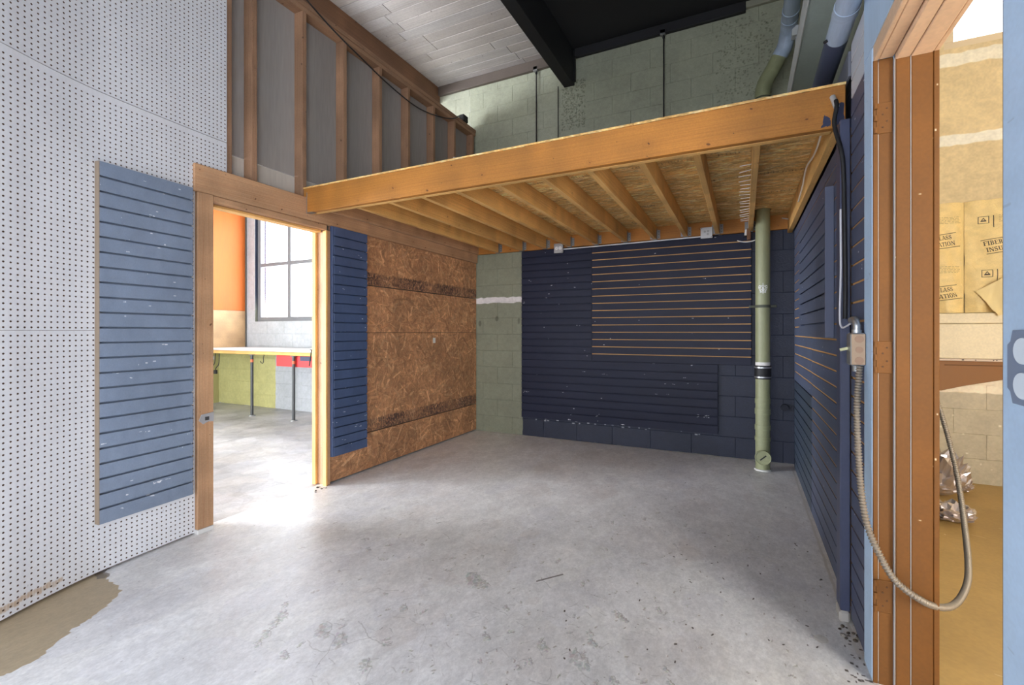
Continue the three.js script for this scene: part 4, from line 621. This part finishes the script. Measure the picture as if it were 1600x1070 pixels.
  const fg = new THREE.BufferGeometry(); fg.setAttribute('position', new THREE.Float32BufferAttribute(pos, 3)); fg.setIndex(idx); fg.computeVertexNormals();
  single('flexible_conduit', fg, plain(150, 140, 126, { metalness: 0.6, roughness: 0.55 }), 'ribbed metal flexible conduit looping past the brown door frame', 'conduit');
  // lamp box and its cable on the partition top
  const cab = [[-3.0, 3.80, -2.45], [-2.995, 3.70, -2.75], [-2.99, 3.63, -3.05], [-2.99, 3.565, -3.4], [-2.99, 3.53, -3.775], [-2.985, 3.55, -4.05], [-2.98, 3.62, -4.35], [-2.99, 3.70, -4.55], [-3.02, 3.785, -4.68], [-3.05, 3.80, -4.76]].map((q) => new THREE.Vector3(...q));
  const fl = thing('flood_lamp', 'small dark flood lamp with a draped cable on the partition top', 'lamp', [-3.05, 3.769, -4.83]);
  part(fl, 'cable', tube(cab, 0.006, 90, 8), M.cable); part(fl, 'housing', bevelBox(-3.08, -3.01, 3.775, 3.855, -4.88, -4.78, 0.006), M.black); for (let k = 0; k < 4; k++) part(fl, 'cooling_fin', box(-3.012, -3.004, 3.785 + k * 0.017, 3.791 + k * 0.017, -4.875, -4.785), M.cable);
  part(fl, 'foot', bevelBox(-3.07, -3.02, 3.7685, 3.775, -4.86, -4.80, 0.001), M.cable);
  single('wood_offcut', (() => { const g = bevelBox(-0.011, 0.011, 0, 0.93, -0.018, 0.018, 0.002, 'y'); g.rotateX(-0.06); g.rotateZ(0.05); g.translate(-2.965, 2.337, -4.53); return g; })(), plain(206, 204, 200), 'pale offcut strip leaning against a stud on the loft', 'offcut');
  // hanger rods in front of the upper block wall
  for (const [px, yt, label] of [[838, 4.31, 'dark hanger rod between the brown and black ceiling strips'], [1037, 4.33, 'dark hanger rod under the black ceiling bay']]) {
    const [x] = onZ(px, 150, ZB + 0.03), g = thing('hanger_rod', label, 'hanger rod', [x, 2.34, ZB + 0.03]);
    part(g, 'rod', cyl([x, 2.3375, ZB + 0.03], [x, yt, ZB + 0.03], 0.007, 0.007, 10), M.black); part(g, 'bracket', bevelBox(x - 0.035, x + 0.02, yt - 0.02, yt + 0.035, ZB + 0.012, ZB + 0.05, 0.004), M.galv); part(g, 'nut', cyl([x, yt - 0.05, ZB + 0.03], [x, yt - 0.03, ZB + 0.03], 0.013, 0.013, 6), M.black); part(g, 'collar', cyl([x, 2.3375, ZB + 0.03], [x, 2.37, ZB + 0.03], 0.018, 0.014, 12), M.black);
  }
  { const [x] = onZ(872, 150, ZB + 0.012); single('black_wire', cyl([x, 2.338, ZB + 0.012], [x, 4.06, ZB + 0.012], 0.005, 0.005, 8), M.black, 'thin black wire on the block wall under the black beam', 'wire'); }
  // paper tag on the OSB, torn strike plate on the near jamb
  single('paper_tag', bevelBox(-3.0075, -3.0065, 1.115, 1.17, -4.20, -4.155, 0.0003), plain(222, 218, 206), 'small white paper tag stuck on the OSB wall', 'tag');
  { const sp = thing('strike_plate', 'dull torn metal strike plate on the near lumber jamb', 'strike plate', [-2.974, 0.66, -1.76]); const s = new THREE.Shape(); [[-0.045, 0.028], [-0.03, 0.062], [0.045, 0.07], [0.042, 0.012], [0.01, 0.016], [-0.02, 0.004]].forEach(([a, b], i) => (i ? s.lineTo(a, b) : s.moveTo(a, b))); const g = new THREE.ExtrudeGeometry(s, { depth: 0.003, bevelSize: 0.0008, bevelThickness: 0.0008, bevelSegments: 1 }); g.rotateY(Math.PI / 2); g.translate(-2.9745, 0.665, -1.755); part(sp, 'plate', g, plain(190, 190, 192, { metalness: 0.6, roughness: 0.55 })); part(sp, 'latch_hole', box(-2.9712, -2.9704, 0.69, 0.712, -1.77, -1.745), plain(60, 58, 58)); }
}

{
  const R = rng(871), chips = [plain(92, 84, 74), plain(150, 144, 136), plain(70, 62, 56)];
  const drop = (px, py, n, spread, label, group) => { for (let k = 0; k < n; k++) { const [x0, z0] = onFloor(px, py), x = x0 + (R() - 0.5) * spread, z = z0 + (R() - 0.5) * spread * 1.6, g = new THREE.IcosahedronGeometry(0.004 + R() * 0.007, 1); g.scale(1, 0.5, 0.6 + R() * 0.6); g.rotateY(R() * 6); g.translate(x, 0.004, z); single('debris_chip', g, chips[Math.floor(R() * 3)], label, 'debris', group); } };
  drop(500, 764, 9, 0.10, 'crumb of debris at the foot of the far door jamb', 'debris by the far jamb'); drop(1326, 992, 10, 0.07, 'crumb of debris at the foot of the navy post', 'debris by the post');
}

// ------------------------------------------------------------------ side room seen through the doorway
{
  const B = thing('workbench', 'long white topped workbench on pipe legs under the window', 'workbench', [-6.6, 0, -4.75]);
  part(B, 'worktop', bevelBox(-8.24, -4.6, 0.955, 0.985, -5.065, -4.43, 0.004), plain(214, 210, 208, { roughness: 0.4 })); part(B, 'apron', bevelBox(-8.24, -4.6, 0.905, 0.954, -4.50, -4.465, 0.003, 'x'), M.joist, 'bare wood apron');
  for (const [x, z] of [[-6.49, -4.483], [-5.60, -4.483], [-4.75, -4.483]]) { const l = part(B, 'leg', cyl([x, 0.012, z], [x, 0.904, z], 0.021, 0.021, 16), plain(84, 86, 86, { metalness: 0.5, roughness: 0.5 }), 'grey steel pipe leg'); part(l, 'foot_flange', cyl([x, 0, z], [x, 0.012, z], 0.05, 0.045, 20), M.galv); part(l, 'top_flange', cyl([x, 0.892, z], [x, 0.9045, z], 0.04, 0.045, 20), M.galv); part(l, 'orange_tape', cyl([x, 0.79, z], [x, 0.83, z], 0.0222, 0.0222, 16, true), plain(222, 120, 84), 'orange tape band'); }
  const rb = thing('plastic_bin', 'red plastic bin with a navy patch hung under the workbench', 'bin', [-5.65, 0.76, -4.62]); const red = plain(216, 62, 66, { roughness: 0.4 });
  const x0 = -6.0, x1 = -5.28, y0 = 0.745, y1 = 0.90, z0 = -4.80, z1 = -4.515;
  part(rb, 'front', bevelBox(x0, x1, y0, y1, z1 - 0.006, z1, 0.003), red); part(rb, 'back', bevelBox(x0, x1, y0, y1, z0, z0 + 0.006, 0.002), red); part(rb, 'base', bevelBox(x0 + 0.01, x1 - 0.01, y0, y0 + 0.006, z0 + 0.006, z1 - 0.006, 0.002), red); for (const x of [x0, x1 - 0.006]) part(rb, 'side', bevelBox(x, x + 0.006, y0 + 0.006, y1, z0 + 0.006, z1 - 0.006, 0.002), red);
  part(rb, 'patch', bevelBox(x1 - 0.23, x1 - 0.01, 0.832, 0.895, z1, z1 + 0.002, 0.0008), plain(72, 74, 96), 'navy label patch');
  const hook = (x, l) => single('wire_hook', tube([[x, 0.904, -4.47], [x + 0.01, 0.86, -4.45], [x + 0.025, 0.82, -4.44], [x + 0.01, 0.785, -4.44], [x - 0.03, 0.795, -4.44], [x - 0.035, 0.815, -4.44]].map((q) => new THREE.Vector3(...q)), 0.005, 40, 8), M.cable, l, 'hook'); hook(-6.2, 'black wire hook under the workbench next to the red bin');
  const hg = thing('cable_hanger', 'dark wire loop with a plug hanging at the left end of the workbench', 'cable', [-7.33, 0.7, -4.5]); part(hg, 'wire', tube([[-7.36, 0.9, -4.48], [-7.36, 0.76, -4.47], [-7.40, 0.70, -4.46]].map((q) => new THREE.Vector3(...q)), 0.006, 20, 8), M.cable); part(hg, 'wire', tube([[-7.26, 0.9, -4.48], [-7.26, 0.74, -4.47], [-7.31, 0.68, -4.46], [-7.33, 0.64, -4.46]].map((q) => new THREE.Vector3(...q)), 0.006, 20, 8), M.cable); part(hg, 'plug', bevelBox(-7.35, -7.30, 0.585, 0.645, -4.48, -4.44, 0.006), M.cable); part(hg, 'plate', bevelBox(-7.44, -7.36, 0.80, 0.86, -4.464, -4.455, 0.003), M.galv);
  const vs = thing('bench_vise', 'small grey metal vise at the end of the workbench', 'vise', [-5.2, 0.985, -4.6]); part(vs, 'body', bevelBox(-5.27, -5.17, 0.985, 1.03, -4.64, -4.56, 0.01), M.galv); part(vs, 'jaw', bevelBox(-5.25, -5.23, 1.03, 1.06, -4.64, -4.56, 0.005), M.galv); part(vs, 'screw', cyl([-5.2, 1.0, -4.56], [-5.2, 1.0, -4.40], 0.012, 0.012, 12), M.steel); part(vs, 'handle', cyl([-5.2, 0.78, -4.405], [-5.16, 1.0, -4.41], 0.008, 0.008, 10), M.cable);
  const op = thing('partition_panel', 'upright orange painted panel with plywood foot standing on the workbench', 'panel', [-7.5, 0.985, -4.76]); part(op, 'orange_sheet', bevelBox(-7.515, -7.5, 1.584, 4.0, -5.07, -4.44, 0.002), mat({ map: paintTex([206, 104, 24], 905), roughness: 0.6 }), 'orange painted sheet'); part(op, 'plywood_sheet', bevelBox(-7.515, -7.5, 0.9855, 1.582, -5.07, -4.44, 0.002, 'z'), mat({ map: woodTex(907, [200, 164, 122], [176, 136, 92], 3, 0.6), roughness: 0.7 }), 'bare plywood sheet'); part(op, 'edge_post', bevelBox(-7.50, -7.485, 0.9855, 4.0, -5.075, -5.055, 0.002, 'y'), plain(96, 92, 84));
}

// ------------------------------------------------------------------ third room seen past the brown frame
{
  const kraft = (seed, mirror) => canvasTex(512, 1024, (c, W, H) => { const R = rng(seed); c.fillStyle = rgb(238, 210, 148); c.fillRect(0, 0, W, H);
    for (let i = 0; i < 90; i++) { c.strokeStyle = R() < 0.5 ? rgb(206, 168, 92, 0.3) : rgb(248, 226, 166, 0.4); c.lineWidth = 1 + R() * 3; const x = R() * W, y = R() * H; c.beginPath(); c.moveTo(x, y); c.lineTo(x + (R() - 0.5) * 120, y + (R() - 0.5) * 120); c.stroke(); }
    c.fillStyle = '#4a3c30'; c.strokeStyle = '#4a3c30'; c.lineWidth = 4;
    const block = (x, y) => { c.save(); c.translate(x, y); c.rotate(-0.16); c.scale(1, 1.75); c.font = 'bold 31px serif'; c.fillText('FIBERGLASS', 0, 0); c.fillText('INSULATION', 6, 34); c.fillRect(-8, -31, 236, 3); c.fillRect(4, 42, 236, 3); c.restore(); };
    const small = (x, y, n) => { c.globalAlpha = 0.45; for (let k = 0; k < n; k++) { let q = x; while (q < x + 170) { const l = 6 + R() * 22; c.fillRect(q, y + k * 14, l, 4); q += l + 6; } } c.globalAlpha = 1; };
    if (mirror) { block(95, 420); block(110, 900); for (const [x, y] of [[70, 150], [85, 640]]) { c.strokeRect(x, y, 52, 62); c.fillRect(x + 14, y + 34, 26, 12); c.beginPath(); c.moveTo(x + 12, y + 46); c.lineTo(x + 26, y + 14); c.lineTo(x + 40, y + 46); c.stroke(); c.fillRect(x + 72, y - 4, 4, 110); small(x + 96, y, 5); } }
    else { block(252, 365); block(258, 850); small(310, 130, 5); small(310, 590, 5); }
    grain(c, W, H, [[3, 0.06], [30, 0.06]], seed); });
  const batt = (xa, xb, tex, seed, label) => {
    const nx = 22, ny = 44, y0 = 1.39, y1 = 2.29, R = valueNoise(64, 64, 7, seed), R2 = valueNoise(64, 64, 3, seed + 1), pos = [], uv = [], idx = [];
    for (let j = 0; j <= ny; j++) for (let i = 0; i <= nx; i++) { const u = i / nx, v = j / ny, n = R[Math.floor(v * 63) * 64 + Math.floor(u * 63)], m = R2[Math.floor(v * 63) * 64 + Math.floor(u * 63)]; const bulge = 0.05 * Math.pow(Math.sin(Math.PI * u), 0.5) + 0.035 * (n - 0.5) + 0.014 * (m - 0.5) + (v < 0.16 ? 0.03 * n : 0); pos.push(xa + (xb - xa) * u, y0 + (y1 - y0) * v, ZB + 0.016 + Math.max(0.004, bulge)); uv.push(u, v); if (i < nx && j < ny) { const a = j * (nx + 1) + i; idx.push(a, a + 1, a + nx + 1, a + 1, a + nx + 2, a + nx + 1); } }
    const g = new THREE.BufferGeometry(); g.setAttribute('position', new THREE.Float32BufferAttribute(pos, 3)); g.setAttribute('uv', new THREE.Float32BufferAttribute(uv, 2)); g.setIndex(idx); g.computeVertexNormals(); tex.wrapS = tex.wrapT = THREE.ClampToEdgeWrapping;
    const t = thing('insulation_batt', label, 'insulation', [(xa + xb) / 2, y0, ZB + 0.03]); part(t, 'kraft_facing', g, mat({ map: tex, roughness: 0.6 })); part(t, 'stapled_flange', bevelBox(xb - 0.03, xb + 0.012, y0, y1, ZB + 0.0125, ZB + 0.024, 0.002, 'y'), plain(232, 204, 140)); return t;
  };
  batt(1.05, 1.60, kraft(921, false), 31, 'kraft faced insulation batt nearer the brown door frame'); const b2 = batt(1.615, 2.2, kraft(925, true), 37, 'torn kraft faced insulation batt with a loose folded lower flap');
  { const R = rng(931), pos = [], n = 9; const g = new THREE.PlaneGeometry(0.22, 0.24, n, n), p = g.attributes.position; for (let i = 0; i < p.count; i++) p.setZ(i, (R() - 0.5) * 0.02 + 0.03 * Math.sin(p.getX(i) * 18)); g.rotateZ(0.5); g.rotateX(-0.3); g.translate(1.82, 1.52, ZB + 0.12); g.computeVertexNormals(); part(b2, 'loose_flap', g, plain(240, 216, 158, { roughness: 0.6, side: THREE.DoubleSide })); }
  const cream = mat({ map: paintTex([242, 226, 192], 941), roughness: 0.55 });
  const lg = thing('wall_ledge', 'cream boxed ledge below the insulation', 'ledge', [1.7, 1.0, ZB + 0.05]); part(lg, 'front_board', bevelBox(1.05, 2.8, 1.02, 1.30, ZB + 0.001, ZB + 0.09, 0.004), cream); part(lg, 'top_board', bevelBox(1.03, 2.8, 1.302, 1.385, ZB + 0.001, ZB + 0.10, 0.006), cream); part(lg, 'bottom_lip', bevelBox(1.03, 2.8, 1.0, 1.018, ZB + 0.001, ZB + 0.10, 0.003), plain(224, 204, 186)); { const dr = rng(943); for (let k = 0; k < 7; k++) { const x = 1.5 + dr() * 0.34; part(lg, 'nail', cyl([x, 1.010, ZB + 0.10], [x, 1.012, ZB + 0.106], 0.004, 0.003, 6), M.cable); } }
  const brn = plain(146, 96, 42, { roughness: 0.55 });
  { const s = new THREE.Shape(); s.moveTo(1.05, 0.998); s.lineTo(2.6, 0.998); s.lineTo(2.6, 0.93); s.lineTo(1.88, 0.872); s.lineTo(1.60, 0.80); s.lineTo(1.46, 0.755); s.lineTo(1.05, 0.74); const g = new THREE.ExtrudeGeometry(s, { depth: 0.05, bevelSize: 0.003, bevelThickness: 0.003, bevelSegments: 1 }); g.translate(0, 0, ZB + 0.006); const k = thing('shelf_bracket', 'brown tapered board below the cream ledge', 'bracket', [1.7, 0.76, ZB]); part(k, 'board', g, brn); part(k, 'bead', bevelBox(1.48, 2.6, 0.962, 0.968, ZB + 0.058, ZB + 0.062, 0.001), plain(110, 72, 40)); }
  const foil = (px, py, r, h, seed, label) => {
    const g0 = new THREE.IcosahedronGeometry(1, 5), g = g0, p = g.attributes.position; const h3 = (x, y, z) => { const s = Math.sin(x * 12.99 + y * 78.23 + z * 37.7 + seed) * 43758.5; return s - Math.floor(s); };
    for (let i = 0; i < p.count; i++) { const x = p.getX(i), y = p.getY(i), z = p.getZ(i), k = h3(Math.round(x * 5), Math.round(y * 5), Math.round(z * 5)), k2 = h3(Math.round(x * 11), Math.round(y * 11), Math.round(z * 11) + 3); const q = 0.62 + k * 0.4 + k2 * 0.18; p.setXYZ(i, x * q * r, Math.max(0.002, (y * 0.5 + 0.5) * q * h), z * q * r); }
    const f = g.toNonIndexed(); f.computeVertexNormals(); const [x, z] = onFloor(px, py); f.translate(x, 0, z); single('foil_scrap', f, plain(206, 196, 192, { metalness: 0.75, roughness: 0.28, flatShading: true }), label, 'foil scrap', undefined, [x, 0, z]);
  };
  foil(1468, 772, 0.17, 0.34, 3, 'tall crumpled silver foil heap against the gray block wall'); foil(1505, 768, 0.06, 0.12, 8, 'small dark crumpled foil lump beside the tall foil heap'); foil(1485, 812, 0.13, 0.12, 15, 'flat crumpled foil scrap lying apart on the tan floor');
}

renderer.render(scene, camera);
